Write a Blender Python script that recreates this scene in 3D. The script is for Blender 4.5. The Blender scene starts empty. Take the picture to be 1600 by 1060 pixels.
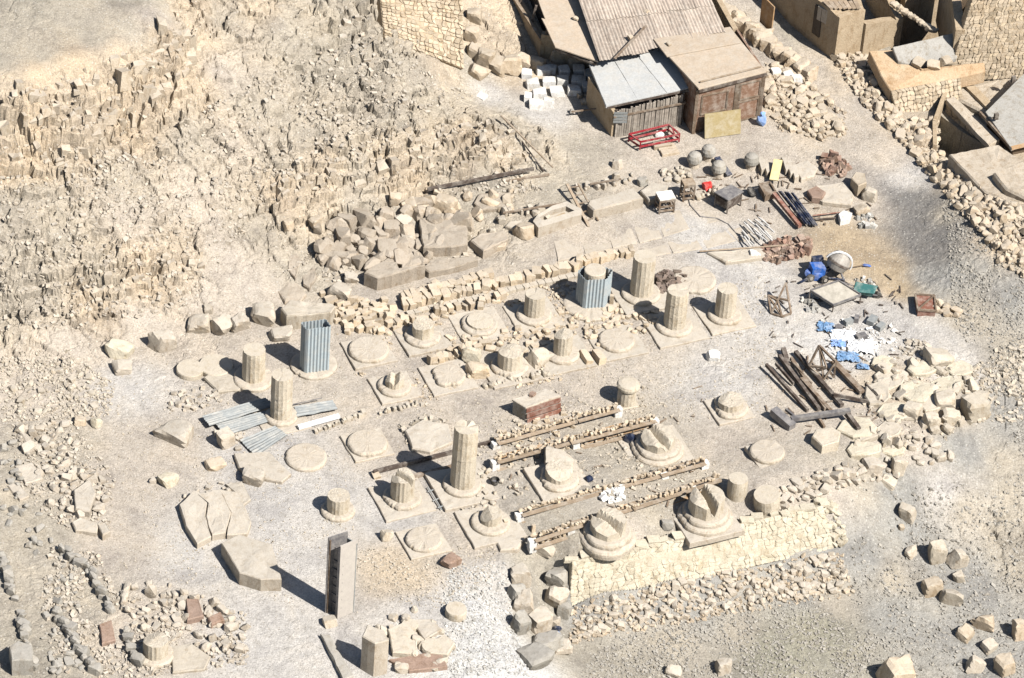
import bpy, bmesh, math, random
import numpy as np
from mathutils import Vector, Matrix
R = math.radians
rnd = random.Random(7)
nr = np.random.RandomState(11)
scn = bpy.context.scene
COL = scn.collection

# ------------------------------------------------------------------ camera
TH, RHO, F, DIST = R(39), R(4.5), 6700.0, 149.0        # F in pixels of the 1600 px wide photograph
fw = Vector((0, math.cos(TH), -math.sin(TH)))
r0 = Vector((1, 0, 0)); u0 = Vector((0, math.sin(TH), math.cos(TH)))
ex = r0*math.cos(RHO) + u0*math.sin(RHO)
ey = -r0*math.sin(RHO) + u0*math.cos(RHO)
CAM = -fw*DIST
cd = bpy.data.cameras.new('camera'); cd.lens = 36*F/1600; cd.sensor_width = 36
cd.clip_start = 1; cd.clip_end = 6000
cam = bpy.data.objects.new('camera', cd); COL.objects.link(cam)
m = Matrix((ex, ey, -fw)).transposed().to_4x4(); m.translation = CAM
cam.matrix_world = m
scn.camera = cam
# ------------------------------------------------------------------ light
SUN_AZ = math.atan2(-0.59, 0.81); SUN_EL = R(49)
sd = Vector((math.cos(SUN_AZ)*math.cos(SUN_EL), math.sin(SUN_AZ)*math.cos(SUN_EL), math.sin(SUN_EL)))
sl = bpy.data.lights.new('sun', 'SUN'); sl.energy = 5.0; sl.angle = R(0.55); sl.color = (1.0, 0.96, 0.915)
so = bpy.data.objects.new('sun', sl); COL.objects.link(so)
so.rotation_euler = sd.to_track_quat('Z', 'Y').to_euler(); so.location = (40, -40, 60)
world = bpy.data.worlds.new('World'); scn.world = world; world.use_nodes = True
nt = world.node_tree; nt.nodes.clear()
sk = nt.nodes.new('ShaderNodeTexSky'); sk.sky_type = 'NISHITA'; sk.sun_disc = False
sk.sun_elevation = SUN_EL; sk.sun_rotation = math.pi/2 - SUN_AZ; sk.air_density = 1.0; sk.dust_density = 1.2
bg = nt.nodes.new('ShaderNodeBackground'); bg.inputs[1].default_value = 0.05
wo = nt.nodes.new('ShaderNodeOutputWorld')
nt.links.new(sk.outputs[0], bg.inputs[0]); nt.links.new(bg.outputs[0], wo.inputs[0])
scn.view_settings.view_transform = 'Standard'; scn.view_settings.look = 'None'
scn.view_settings.exposure = 0.92; scn.view_settings.gamma = 1.0
scn.view_settings.use_curve_mapping = False
scn.render.engine = 'CYCLES'
scn.cycles.max_bounces = 3; scn.cycles.diffuse_bounces = 1

# ------------------------------------------------------------------ pixel -> place
def ray(px, py): return (fw*F + ex*(px-800) + ey*(530-py)).normalized()
def W(px, py, z=0.0):
    d = ray(px, py); t = (z-CAM.z)/d.z
    return CAM + d*t
def SC(p): return F/((p-CAM).dot(fw))                 # pixels per metre at a place
CT = math.cos(TH)
def HM(px, dy): return dy/(45.0*CT)                   # upright pixels -> metres

# ------------------------------------------------------------------ numpy noise
def hash2(ix, iy, s=0):
    n = (ix.astype(np.int64)*374761393 + iy.astype(np.int64)*668265263 + s*1442695041) & 0x7fffffff
    n = ((n ^ (n >> 13))*1274126177) & 0x7fffffff
    n = ((n ^ (n >> 15))*951274213) & 0x7fffffff
    return ((n ^ (n >> 16)) & 0xffffff)/float(0xffffff)
def hash3(ix, iy, iz, s=0): return hash2(ix + iz*7919, iy + iz*104729, s)
def vnoise(x, y, s=0):
    ix = np.floor(x); iy = np.floor(y); fx = x-ix; fy = y-iy
    fx = fx*fx*(3-2*fx); fy = fy*fy*(3-2*fy)
    a = hash2(ix, iy, s); b = hash2(ix+1, iy, s); c = hash2(ix, iy+1, s); d = hash2(ix+1, iy+1, s)
    return (a*(1-fx)+b*fx)*(1-fy)+(c*(1-fx)+d*fx)*fy
def fbm(x, y, o=4, s=0):
    t = 0; a = .5
    for i in range(o):
        t = t + a*(vnoise(x, y, s+i*17)-.5); x = x*2.03+11.3; y = y*2.03+5.7; a *= .5
    return t
def blocks2(x, y, s=0):
    """cellular plates: every cell a tilted flat block, returns height -1..1 and edge distance"""
    ix = np.floor(x); iy = np.floor(y)
    b1 = np.full(x.shape, 9.); b2 = np.full(x.shape, 9.); h = np.zeros(x.shape)
    for dx in (-1, 0, 1):
        for dy in (-1, 0, 1):
            cx = ix+dx; cy = iy+dy
            jx = cx+hash2(cx, cy, s+1); jy = cy+hash2(cx, cy, s+2)
            ax = x-jx; ay = y-jy
            d = ax*ax+ay*ay
            v = hash2(cx, cy, s+3)*2-1 + (hash2(cx, cy, s+4)-.5)*ax*1.7 + (hash2(cx, cy, s+5)-.5)*ay*1.7
            near = d < b1
            b2 = np.where(near, b1, np.minimum(b2, d)); h = np.where(near, v, h); b1 = np.where(near, d, b1)
    return h, np.sqrt(b2)-np.sqrt(b1)
def blocks3(x, y, z, s=0):
    ix = np.floor(x); iy = np.floor(y); iz = np.floor(z)
    b1 = np.full(x.shape, 9.); b2 = np.full(x.shape, 9.); h = np.zeros(x.shape)
    for dx in (-1, 0, 1):
        for dy in (-1, 0, 1):
            for dz in (-1, 0, 1):
                cx = ix+dx; cy = iy+dy; cz = iz+dz
                ax = x-cx-hash3(cx, cy, cz, s+1); ay = y-cy-hash3(cx, cy, cz, s+2); az = z-cz-hash3(cx, cy, cz, s+3)
                d = ax*ax+ay*ay+az*az
                v = hash3(cx, cy, cz, s+4)*2-1 + (hash3(cx, cy, cz, s+5)-.5)*ax*1.8+(hash3(cx, cy, cz, s+6)-.5)*ay*1.8
                near = d < b1
                b2 = np.where(near, b1, np.minimum(b2, d)); h = np.where(near, v, h); b1 = np.where(near, d, b1)
    return h, np.sqrt(b2)-np.sqrt(b1)

# ------------------------------------------------------------------ terrain controls
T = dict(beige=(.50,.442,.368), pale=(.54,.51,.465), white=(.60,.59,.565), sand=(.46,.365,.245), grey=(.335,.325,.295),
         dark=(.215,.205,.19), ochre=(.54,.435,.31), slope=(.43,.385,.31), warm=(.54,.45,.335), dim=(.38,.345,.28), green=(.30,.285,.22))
CP = [  # px, py, height, crag, gravel, tint
 (200,600,0,0,.5,'pale'),(400,700,0,0,.2,'pale'),(600,800,0,0,.2,'pale'),(700,620,0,0,.3,'beige'),(900,600,0,0,.5,'beige'),
 (1000,700,0,0,.4,'slope'),(1150,600,0,0,.6,'pale'),(1150,700,0,0,.3,'beige'),(1200,500,0,0,.6,'pale'),(1010,500,0,0,.3,'beige'),(600,560,0,0,.2,'beige'),
 (430,530,0,0,.2,'beige'),(300,850,0,0,.1,'pale'),(470,900,0,0,.1,'pale'),(450,800,0,0,.1,'pale'),(250,700,0,0,.1,'beige'),(1100,800,0,0,.2,'slope'),
 (1030,820,0,0,.2,'slope'),(900,870,0,0,.2,'slope'),(750,850,0,0,.4,'beige'),(1250,620,0,0,.3,'beige'),(640,700,0,0,.2,'beige'),
 (80,700,.1,0,.7,'slope'),(60,820,.1,0,.5,'slope'),(100,950,0,.1,.9,'slope'),(30,1040,0,.1,.8,'dim'),(230,980,0,0,.8,'beige'),(400,1000,0,0,.2,'pale'),
 (190,850,0,0,.1,'beige'),(180,760,0,0,.1,'beige'),(60,610,.1,.1,.8,'beige'),
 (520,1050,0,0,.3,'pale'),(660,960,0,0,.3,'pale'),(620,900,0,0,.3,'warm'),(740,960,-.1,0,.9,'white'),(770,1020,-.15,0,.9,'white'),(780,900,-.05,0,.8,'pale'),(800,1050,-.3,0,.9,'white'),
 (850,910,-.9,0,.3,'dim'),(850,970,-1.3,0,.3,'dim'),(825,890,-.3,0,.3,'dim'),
 (990,842,0,0,.2,'beige'),(1100,815,0,0,.2,'beige'),(1200,790,0,0,.3,'beige'),(1290,770,0,0,.3,'beige'),
 (895,950,-1.35,0,.5,'grey'),(1000,925,-1.35,0,.5,'grey'),(1100,900,-1.35,0,.5,'grey'),(1200,875,-1.35,0,.5,'grey'),(1300,850,-1.2,0,.6,'grey'),
 (900,1010,-1.8,0,.4,'dim'),(1100,965,-1.9,0,.4,'grey'),(1250,925,-1.9,0,.5,'grey'),(1360,880,-1.8,0,.4,'grey'),
 (1000,1050,-2.1,0,.5,'dim'),(1200,1020,-2.2,0,1.,'green'),(1280,980,-2.2,.1,1.,'green'),(1400,950,-2.2,0,.5,'grey'),(1550,1000,-2.6,.1,.6,'grey'),(1590,860,-2.2,.35,.4,'dim'),
 (1500,900,-2.1,.1,.5,'grey'),(1420,830,-1.5,0,.5,'grey'),(1400,770,-.9,0,.4,'grey'),(1500,790,-1.2,.2,.4,'slope'),(1480,770,-.9,.1,.5,'pale'),(1590,740,-1.,.15,.4,'slope'),(1340,740,-.1,0,.4,'slope'),
 (1420,690,-.1,0,.3,'beige'),(1500,700,-.5,0,.5,'grey'),(1570,650,-.5,.2,.5,'grey'),(1460,640,0,0,.3,'warm'),(1480,570,.05,0,.8,'pale'),(1590,560,0,0,.4,'slope'),(1400,600,0,0,.3,'warm'),(1330,650,0,0,.3,'beige'),
 (1330,540,0,0,.6,'white'),(1390,500,.05,0,.3,'pale'),(1370,480,.05,0,.4,'pale'),(1440,520,.1,0,.3,'pale'),(1520,490,.25,.1,.6,'slope'),(1590,470,.5,.1,.8,'grey'),
 (1390,420,.15,0,.1,'sand'),(1340,400,.12,0,.1,'sand'),(1320,375,.15,0,.1,'sand'),(1400,455,.1,0,.2,'sand'),(1450,430,.3,.1,.9,'grey'),(1520,420,.7,.2,.9,'grey'),(1430,350,.3,.1,.8,'dark'),(1440,385,.3,.1,.8,'dark'),(1425,310,.3,0,.6,'dark'),(1480,430,.5,.1,.9,'grey'),(1480,330,.6,.2,1.,'slope'),(1560,380,1.1,.1,.8,'warm'),
 (1060,1008,-2.05,0,.1,'slope'),(1150,988,-2.08,0,.1,'slope'),(1300,940,-2.1,0,.1,'slope'),(1390,900,-2.,0,.1,'slope'),(1460,400,.45,.1,.8,'dark'),(1445,320,.35,.1,.6,'dark'),(1460,370,.4,.1,.8,'dark'),
 (1590,330,1.4,0,.3,'warm'),(1430,285,.3,0,.7,'pale'),(1350,320,.3,0,.2,'beige'),(1200,320,.2,0,.1,'beige'),(1110,320,.2,0,.2,'beige'),(1010,260,.3,0,.1,'beige'),(920,230,.4,0,.1,'slope'),
 (850,180,.55,0,.2,'pale'),(1200,225,.4,0,.1,'beige'),(1380,240,.45,0,.1,'beige'),(1330,180,.5,0,.1,'beige'),(1250,110,.6,0,.2,'beige'),(1180,50,.8,0,.3,'beige'),(1150,0,.9,0,.3,'beige'),(760,150,.65,0,.1,'pale'),
 (1260,180,.5,0,.4,'warm'),(950,200,.4,0,.2,'beige'),(1080,215,.4,0,.1,'beige'),
 (700,445,.12,0,.2,'beige'),(900,375,.2,0,.1,'beige'),(1080,360,.2,0,.1,'pale'),(580,470,.1,0,.2,'beige'),(1010,380,.18,0,.1,'beige'),(1150,390,.12,0,.1,'pale'),(1180,430,.05,0,.4,'pale'),
 (740,310,.35,.1,.6,'slope'),(640,350,.25,0,.6,'slope'),(550,370,.2,.1,.5,'slope'),(480,420,.2,.2,.3,'slope'),(870,300,.35,.1,.3,'slope'),(760,290,.4,.1,.5,'dim'),
 (230,510,.1,0,.3,'beige'),(400,470,.15,0,.2,'beige'),(0,580,.2,.2,.6,'beige'),(110,550,.2,.2,.6,'beige'),(330,470,.3,.2,.3,'beige'),
 (0,470,1.1,.7,.3,'slope'),(60,440,1.5,.8,.3,'slope'),(150,470,.9,.7,.3,'ochre'),(0,410,2.1,.4,.3,'slope'),(160,420,1.7,.9,.3,'slope'),(230,430,1.2,.9,.2,'ochre'),(280,390,1.5,.5,.3,'warm'),(350,410,.9,.2,.3,'beige'),
 (400,350,1.,.4,.3,'slope'),(440,300,1.5,.9,.2,'ochre'),(500,320,1.,.9,.2,'warm'),(420,260,2.,.7,.3,'slope'),(520,260,1.8,.8,.2,'warm'),(560,250,1.9,.7,.3,'slope'),(600,270,1.4,.9,.2,'warm'),(650,265,1.2,1.,.2,'ochre'),(640,220,2.,.7,.3,'warm'),
 (720,250,1.1,1.,.2,'warm'),(730,205,1.6,.8,.3,'ochre'),(800,240,.9,.9,.3,'warm'),(830,265,.45,.2,.3,'slope'),(790,190,1.,.3,.3,'slope'),(820,215,.8,.5,.3,'slope'),(560,320,.8,.4,.3,'slope'),(690,280,.6,.5,.3,'slope'),
 (100,350,2.8,.35,.6,'slope'),(200,340,2.5,.3,.6,'beige'),(200,280,3.2,.4,.6,'slope'),(0,330,3.2,.3,.6,'slope'),(60,300,3.5,.5,.4,'slope'),(300,220,3.3,.45,.5,'slope'),(300,300,2.5,.3,.5,'beige'),(400,170,3.2,.35,.5,'slope'),(380,230,2.6,.4,.5,'beige'),(480,200,2.6,.25,.6,'slope'),
 (500,100,3.2,.5,.4,'dim'),(560,120,2.9,.8,.2,'dim'),(540,60,3.5,.7,.2,'dim'),(600,150,2.6,.7,.2,'slope'),(620,190,2.2,.5,.3,'dim'),(680,170,1.7,.5,.2,'dim'),(725,150,.95,.2,.3,'slope'),(450,50,4.,.2,.6,'slope'),(350,110,3.9,.2,.6,'beige'),(400,0,4.7,.6,.3,'warm'),(480,0,4.3,.6,.3,'slope'),(340,30,4.6,.5,.3,'slope'),
 (640,110,2.6,.3,.3,'slope'),(700,120,1.5,.2,.3,'warm'),(600,60,3.,.8,.3,'slope'),(580,10,3.6,.9,.2,'slope'),
 (0,250,4.1,.8,.2,'ochre'),(60,240,4.1,.9,.2,'ochre'),(110,230,4.2,.9,.2,'warm'),(190,190,4.2,1.,.2,'ochre'),(240,150,4.4,.9,.2,'ochre'),(290,110,4.5,.9,.2,'ochre'),(310,60,4.7,.7,.3,'warm'),(310,0,5.3,.6,.3,'ochre'),
 (0,190,5.1,1.1,.2,'warm'),(60,185,5.1,1.1,.2,'ochre'),(120,160,5.2,1.1,.2,'warm'),(200,120,5.4,1.1,.2,'ochre'),(262,70,5.6,.9,.2,'ochre'),
 (0,128,6.1,.1,.1,'warm'),(60,112,6.15,0,.1,'ochre'),(120,95,6.2,0,.1,'ochre'),(180,75,6.2,0,.1,'warm'),(240,25,6.2,0,.1,'beige'),(0,70,6.25,0,.1,'slope'),(120,40,6.3,0,.1,'slope'),(200,0,6.3,0,.1,'slope'),(60,90,6.2,0,.1,'slope'),(150,60,6.25,0,.1,'slope'),(0,100,6.2,0,.1,'slope'),(230,0,6.3,0,.1,'slope'),(100,0,6.4,0,.1,'slope'),(200,45,6.25,0,.1,'slope'),(50,15,6.4,.15,.2,'dim'),
 (740,60,1.3,.3,.2,'warm'),(780,80,1.0,.3,.1,'warm'),(800,110,.75,.1,.1,'warm'),(745,0,1.6,.2,.2,'warm'),(735,105,1.1,.1,.1,'slope'),(900,60,.7,0,.1,'warm'),(1050,60,.7,0,.1,'beige'),
 (1330,110,.6,0,.3,'warm'),(1420,200,.6,0,.3,'warm'),(1500,280,.8,0,.3,'warm'),(1400,60,.3,0,.2,'dim'),(1450,0,.3,0,.2,'dim'),(1500,200,.3,0,.2,'dim'),(1590,250,.5,0,.2,'warm'),(1590,120,.6,0,.2,'warm'),(1590,20,.7,0,.2,'warm'),(1240,40,.75,0,.2,'dim'),(1300,20,.7,0,.2,'warm'),
]
cpw = np.array([list(W(a, b, h))[:2] for a, b, h, *_ in CP]); cph = np.array([c[2] for c in CP])
Kc = .45
def kern(d2): return np.sqrt(d2+Kc*Kc)
D2 = ((cpw[:, None]-cpw[None])**2).sum(-1)
N = len(CP)
A = np.zeros((N+1, N+1)); A[:N, :N] = kern(D2); A[:N, :N][np.diag_indices(N)] += -.06; A[N, :N] = 1; A[:N, N] = 1
wts = np.linalg.solve(A, np.append(cph, 0))
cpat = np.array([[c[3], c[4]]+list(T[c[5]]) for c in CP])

def axis(lo, hi, step, far):
    core = list(np.arange(lo, hi, step)); a = []; b = []; s = step; v = lo
    while v > -far: s *= 1.35; v -= s; a.append(v)
    s = step; v = core[-1]
    while v < far: s *= 1.35; v += s; b.append(v)
    return np.array(a[::-1]+core+b)
STEP = .052
X0, X1, Y0, Y1 = -21., 21.5, -20.5, 30.
gx = axis(X0, X1, STEP, 1500); gy = axis(Y0, Y1, STEP, 1500)
GX, GY = np.meshgrid(gx, gy)
def base_fields(x, y):
    sh = x.shape; x = np.clip(x.ravel(), X0-3, X1+3); y = np.clip(y.ravel(), Y0-2, Y1+4)
    H = np.zeros(x.shape); att = np.zeros((x.size, 5))
    for i in range(0, x.size, 20000):
        xs = x[i:i+20000]; ys = y[i:i+20000]
        d2 = (xs[:, None]-cpw[None, :, 0])**2+(ys[:, None]-cpw[None, :, 1])**2
        H[i:i+20000] = kern(d2)@wts[:N]+wts[N]
        w = 1/(d2+.12)**2
        att[i:i+20000] = (w@cpat)/w.sum(1)[:, None]
    return H.reshape(sh), att.reshape(sh+(5,))
# base fields are smooth: evaluate on a coarse grid, then bilinear
cgx = np.linspace(X0-3, X1+3, 190); cgy = np.linspace(Y0-2, Y1+4, 230)
CX, CY = np.meshgrid(cgx, cgy); CH, CA = base_fields(CX, CY)
def bil(arr, x, y, ax, ay):
    fx = np.clip((x-ax[0])/(ax[1]-ax[0]), 0, len(ax)-1.001); fy = np.clip((y-ay[0])/(ay[1]-ay[0]), 0, len(ay)-1.001)
    ix = fx.astype(int); iy = fy.astype(int); fx = fx-ix; fy = fy-iy
    if arr.ndim == 3: fx = fx[..., None]; fy = fy[..., None]
    return (arr[iy, ix]*(1-fx)+arr[iy, ix+1]*fx)*(1-fy)+(arr[iy+1, ix]*(1-fx)+arr[iy+1, ix+1]*fx)*fy
wx = GX+.35*fbm(GX*.9, GY*.9, 3, 51); wy = GY+.35*fbm(GX*.9+40, GY*.9, 3, 77)
HB = bil(CH, GX+(wx-GX)*.5, GY+(wy-GY)*.5, cgx, cgy); AT = bil(CA, wx, wy, cgx, cgy)
crag = np.clip(AT[..., 0]*1.1+.22*np.clip(AT[..., 0]*6-.8, 0, 1), 0, 1.3); grav = np.clip(AT[..., 1], 0, 1)
inner = (np.abs(GX) < 30) & (np.abs(GY-4) < 34)
Hh = HB + .05*fbm(GX*.35, GY*.35, 3, 3) + .018*fbm(GX*1.8, GY*1.8, 4, 9)
idx = inner & (crag > .03)
xi, yi, zi, ci = GX[idx], GY[idx], HB[idx], crag[idx]
q1 = fbm(xi*1.3, yi*1.3, 3, 21)*.8; q2 = fbm(xi*1.3+9, yi*1.3, 3, 22)*.8
b1_, e1 = blocks3((xi+q1)/.95, (yi+q2)/.8, zi/1.3, 31)
b2_, e2 = blocks3((xi+q1*.6)/.42, (yi+q2*.6)/.36, zi/.6, 41)
b3_, e3 = blocks2((xi+q1*.2)/.19, (yi+q2*.2)/.16, 61)
disp = .65*fbm(xi*.38+5, yi*.38, 2, 301)+.17*b1_+.09*b2_+.025*b3_ - .16*np.exp(-(e1/.05)**2) - .08*np.exp(-(e2/.06)**2)+.5*fbm(xi*.6, yi*.6, 4, 71)
strata = np.round((zi+disp*.5+.7*fbm(xi*.45, yi*.45, 4, 5))/.36)*.36 - (zi+disp*.5+.7*fbm(xi*.45, yi*.45, 4, 5))
Hh[idx] += ci**1.2*(disp+.6*strata*np.clip(ci*1.5-.3, 0, 1))
CAV = np.zeros(GX.shape); CAV[idx] = ci
idx = inner & (grav > .05)
xi, yi, gi = GX[idx], GY[idx], grav[idx]
p1, f1 = blocks2(xi/.17, yi/.17, 81); p2, f2 = blocks2(xi/.34, yi/.31, 91)
keep = (hash2(np.floor(xi/.17*1.0), np.floor(yi/.17), 5) > 0)
rubn = np.clip((fbm(xi*.9, yi*.9, 3, 15)+.12)*4, 0, 1)
Hh[idx] += gi*(.022*np.clip(p1, 0, 1)*np.clip(f1*6, 0, 1) + .05*rubn*np.clip(p2+.1, 0, 1)*np.clip(f2*5, 0, 1))

# ground under the houses and pits
def inpoly(x, y, poly):
    c = np.zeros(x.shape, bool); n = len(poly)
    for i in range(n):
        x1, y1 = poly[i][0], poly[i][1]; x2, y2 = poly[(i+1) % n][0], poly[(i+1) % n][1]
        if y1 == y2: continue
        c ^= ((y1 > y) != (y2 > y)) & (x < (x2-x1)*(y-y1)/(y2-y1)+x1)
    return c
def level(poly, z):
    k = inpoly(GX, GY, poly); Hh[k] = z
k = inpoly(GX, GY, [W(885,870,-.1), W(1293,780,-.1), W(1306,850,-1.4), W(893,950,-1.4)])
# behind the masonry face: ground runs just below it
pa, pb = W(890,868,0), W(1293,778,0); pc = W(893,952,-1.4)
nrm = Vector((pb.y-pa.y, pa.x-pb.x)).normalized()       # downhill side
dd = (GX-pa.x)*nrm.x+(GY-pa.y)*nrm.y
full = (pc.x-pa.x)*nrm.x+(pc.y-pa.y)*nrm.y
Hh[k] = (-1.4*np.clip(dd/full, -.1, 1.)-.12)[k]
level([W(1468,172,.6), W(1545,225,.6), W(1500,260,.6), W(1462,235,.6)], -.9)           # sunken room
level([W(1352, -60, .6), W(1520, -60, .6), W(1512, 60, .6), W(1402, 92, .6)], -1.6)  # floor sunk on purpose so the walls shade the ruined room

def Hn(x, y):
    """height at arrays of points inside the fine grid"""
    x = np.atleast_1d(np.asarray(x, float)); y = np.atleast_1d(np.asarray(y, float))
    ix = np.clip(np.searchsorted(gx, x)-1, 0, len(gx)-2); iy = np.clip(np.searchsorted(gy, y)-1, 0, len(gy)-2)
    fx = (x-gx[ix])/(gx[ix+1]-gx[ix]); fy = (y-gy[iy])/(gy[iy+1]-gy[iy])
    return (Hh[iy, ix]*(1-fx)+Hh[iy, ix+1]*fx)*(1-fy)+(Hh[iy+1, ix]*(1-fx)+Hh[iy+1, ix+1]*fx)*fy
def G(px, py):
    """the place on the ground that the photograph shows at px, py"""
    d = ray(px, py); t0 = (8-CAM.z)/d.z; ts = t0+np.arange(0, 24, .05)
    xs = CAM.x+d.x*ts; ys = CAM.y+d.y*ts; zs = CAM.z+d.z*ts
    k = np.nonzero(zs < Hn(xs, ys))[0]
    i = k[0] if len(k) else len(ts)-1
    return Vector((xs[i], ys[i], float(Hn(xs[i], ys[i])[0])))

# ------------------------------------------------------------------ materials
def newmat(name):
    m = bpy.data.materials.new(name); m.use_nodes = True
    nt = m.node_tree; nt.nodes.clear()
    o = nt.nodes.new('ShaderNodeOutputMaterial'); b = nt.nodes.new('ShaderNodeBsdfPrincipled')
    nt.links.new(b.outputs[0], o.inputs[0]); b.inputs['Specular IOR Level'].default_value = .15
    return m, nt, b
def nd(nt, t, **k):
    n = nt.nodes.new(t)
    for a, v in k.items(): setattr(n, a, v)
    return n
def noise(nt, co, sc, det=4, ro=.6, dist=0):
    n = nd(nt, 'ShaderNodeTexNoise'); n.inputs['Scale'].default_value = sc; n.inputs['Detail'].default_value = det
    n.inputs['Roughness'].default_value = ro; n.inputs['Distortion'].default_value = dist; nt.links.new(co, n.inputs['Vector']); return n.outputs['Fac']
def ramp(nt, fac, stops):
    r = nd(nt, 'ShaderNodeValToRGB'); e = r.color_ramp.elements
    while len(e) < len(stops): e.new(.5)
    for i, (p, c) in enumerate(stops): e[i].position = p; e[i].color = tuple(c)+(1,) if len(c) == 3 else c
    nt.links.new(fac, r.inputs[0]); return r.outputs[0]
def mix(nt, a, b, fac, mode='MIX'):
    n = nd(nt, 'ShaderNodeMix', data_type='RGBA', blend_type=mode)
    for s, v in ((n.inputs[6], a), (n.inputs[7], b), (n.inputs[0], fac)):
        if hasattr(v, 'is_output'): nt.links.new(v, s)
        elif isinstance(v, (int, float)): s.default_value = v if s == n.inputs[0] else (v, v, v, 1)
        else: s.default_value = tuple(v)+(1,)
    return n.outputs[2]
def math_(nt, op, a, b=0.):
    n = nd(nt, 'ShaderNodeMath', operation=op)
    for s, v in ((n.inputs[0], a), (n.inputs[1], b)):
        if hasattr(v, 'is_output'): nt.links.new(v, s)
        else: s.default_value = v
    return n.outputs[0]
def bump(nt, b, h, strength, dist):
    n = nd(nt, 'ShaderNodeBump'); n.inputs['Strength'].default_value = strength; n.inputs['Distance'].default_value = dist
    nt.links.new(h, n.inputs['Height']); nt.links.new(n.outputs[0], b.inputs['Normal']); return n
def grey(v): return (v, v, v)
ALB = .74      # how much light the dusty stone of this place gives back, on top of the tones below
def stone_mat(name, c1, c2, vary=.25, bs=.6, scale=1., dust=None):
    """weathered stone: two tones in blotches, speckle, a shift of tone from piece to piece"""
    m, nt, b = newmat(name)
    g = nd(nt, 'ShaderNodeNewGeometry'); co = g.outputs['Position']
    c1 = tuple(q*ALB for q in c1); c2 = tuple(q*ALB for q in c2); dust = tuple(q*ALB for q in dust) if dust else None
    big = noise(nt, co, 1.6*scale, 4, .65); fine = noise(nt, co, 22*scale, 5, .7)
    c = ramp(nt, big, [(.3, c1), (.7, c2)])
    c = mix(nt, c, ramp(nt, fine, [(.25, grey(.72)), (.55, grey(1.)), (.8, grey(1.16))]), 1., 'MULTIPLY')
    st = nd(nt, 'ShaderNodeMapping'); st.inputs['Scale'].default_value = (1, 1, .45); nt.links.new(co, st.inputs[0])
    c = mix(nt, c, ramp(nt, noise(nt, st.outputs[0], 4.5*scale, 6, .75, .4), [(.34, (.74, .68, .60)), (.50, grey(1.)), (.8, (1.05, 1.05, 1.04))]), 1., 'MULTIPLY')
    oi = nd(nt, 'ShaderNodeObjectInfo')
    rv = math_(nt, 'FRACT', math_(nt, 'ADD', oi.outputs['Random'], g.outputs['Random Per Island']))
    c = mix(nt, c, ramp(nt, rv, [(0, (1-vary, 1-vary*1.02, 1-vary*1.1)), (.5, grey(1.)), (1, (1+vary*.45, 1+vary*.4, 1+vary*.25))]), 1., 'MULTIPLY')
    if dust:   # settled dust on faces that look up
        sx = nd(nt, 'ShaderNodeSeparateXYZ'); nt.links.new(g.outputs['Normal'], sx.inputs[0])
        f = ramp(nt, sx.outputs[2], [(.55, grey(0)), (.95, grey(.65))])
        f2 = mix(nt, f, ramp(nt, noise(nt, co, 5, 4, .7), [(.3, grey(.3)), (.6, grey(1.))]), 1., 'MULTIPLY')
        c = mix(nt, c, dust, f2)
    nt.links.new(c, b.inputs['Base Color']); b.inputs['Roughness'].default_value = .92
    bump(nt, b, noise(nt, co, 14*scale, 6, .7), bs, .035)
    return m
DUST = (.53, .49, .42)
M = {}
M['lime'] = stone_mat('limestone', (.50, .435, .34), (.58, .515, .42), .24, dust=(.54, .49, .41))
M['block'] = stone_mat('limestone_blocks', (.54, .43, .30), (.62, .52, .39), .28, dust=(.58, .51, .41))
M['sand'] = stone_mat('sandstone', (.475, .41, .325), (.55, .485, .395), .16, dust=DUST)
M['column'] = stone_mat('column_stone', (.56, .485, .37), (.63, .56, .445), .1, bs=.7, dust=(.52, .47, .39))
M['dull'] = stone_mat('dull_stone', (.34, .315, .27), (.42, .395, .345), .22, dust=(.43, .405, .36))
M['ochre'] = stone_mat('ochre_stone', (.50, .40, .285), (.58, .49, .375), .26, dust=(.53, .47, .38))
M['yellow'] = stone_mat('revetment_stone', (.56, .50, .38), (.62, .56, .44), .18, bs=.8, dust=(.60, .545, .43))
M['taupe'] = stone_mat('brown_grey_rock', (.40, .335, .26), (.47, .405, .325), .2, bs=.8, dust=(.46, .405, .33))
M['crag'] = stone_mat('cliff_rock', (.50, .42, .32), (.58, .50, .39), .13, bs=.8, dust=(.52, .465, .385))
M['walltan'] = stone_mat('tan_wall_stone', (.47, .38, .27), (.58, .49, .37), .3, bs=.8)
M['base'] = stone_mat('column_base_stone', (.52, .45, .35), (.59, .52, .42), .08, bs=.7, dust=(.49, .44, .37))
M['tray'] = None
M['mortar'] = stone_mat('revetment_mortar', (.50, .445, .335), (.56, .50, .385), .0, bs=.8)
M['whitestone'] = stone_mat('whitewashed_stone', (.74, .73, .69), (.82, .80, .76), .12, bs=.3)
M['darkrub'] = stone_mat('dark_rubble', (.16, .12, .10), (.33, .27, .23), .5)
M['redrub'] = stone_mat('red_rubble', (.24, .12, .09), (.45, .36, .29), .5)
M['greyrub'] = stone_mat('grey_rubble', (.42, .41, .38), (.62, .60, .56), .4)
M['brown'] = stone_mat('redbrown_stone', (.31, .215, .165), (.38, .28, .22), .15)
M['mud'] = stone_mat('mud_plaster', (.42, .325, .215), (.51, .41, .285), .05, bs=.8)
M['mudroof'] = stone_mat('mud_roof', (.47, .40, .31), (.55, .48, .385), .05, bs=.7)
M['orange'] = stone_mat('orange_mud', (.52, .36, .215), (.58, .455, .31), .05, bs=.8)
M['shade_soil'] = stone_mat('shade_darkened_soil', (.13, .095, .065), (.20, .15, .10), .1, bs=1.)  # dark brown earth; the ruined room's shade is put into its colour
M['greyroof'] = stone_mat('grey_roof', (.36, .345, .31), (.42, .40, .36), .03, bs=.4)

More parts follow.
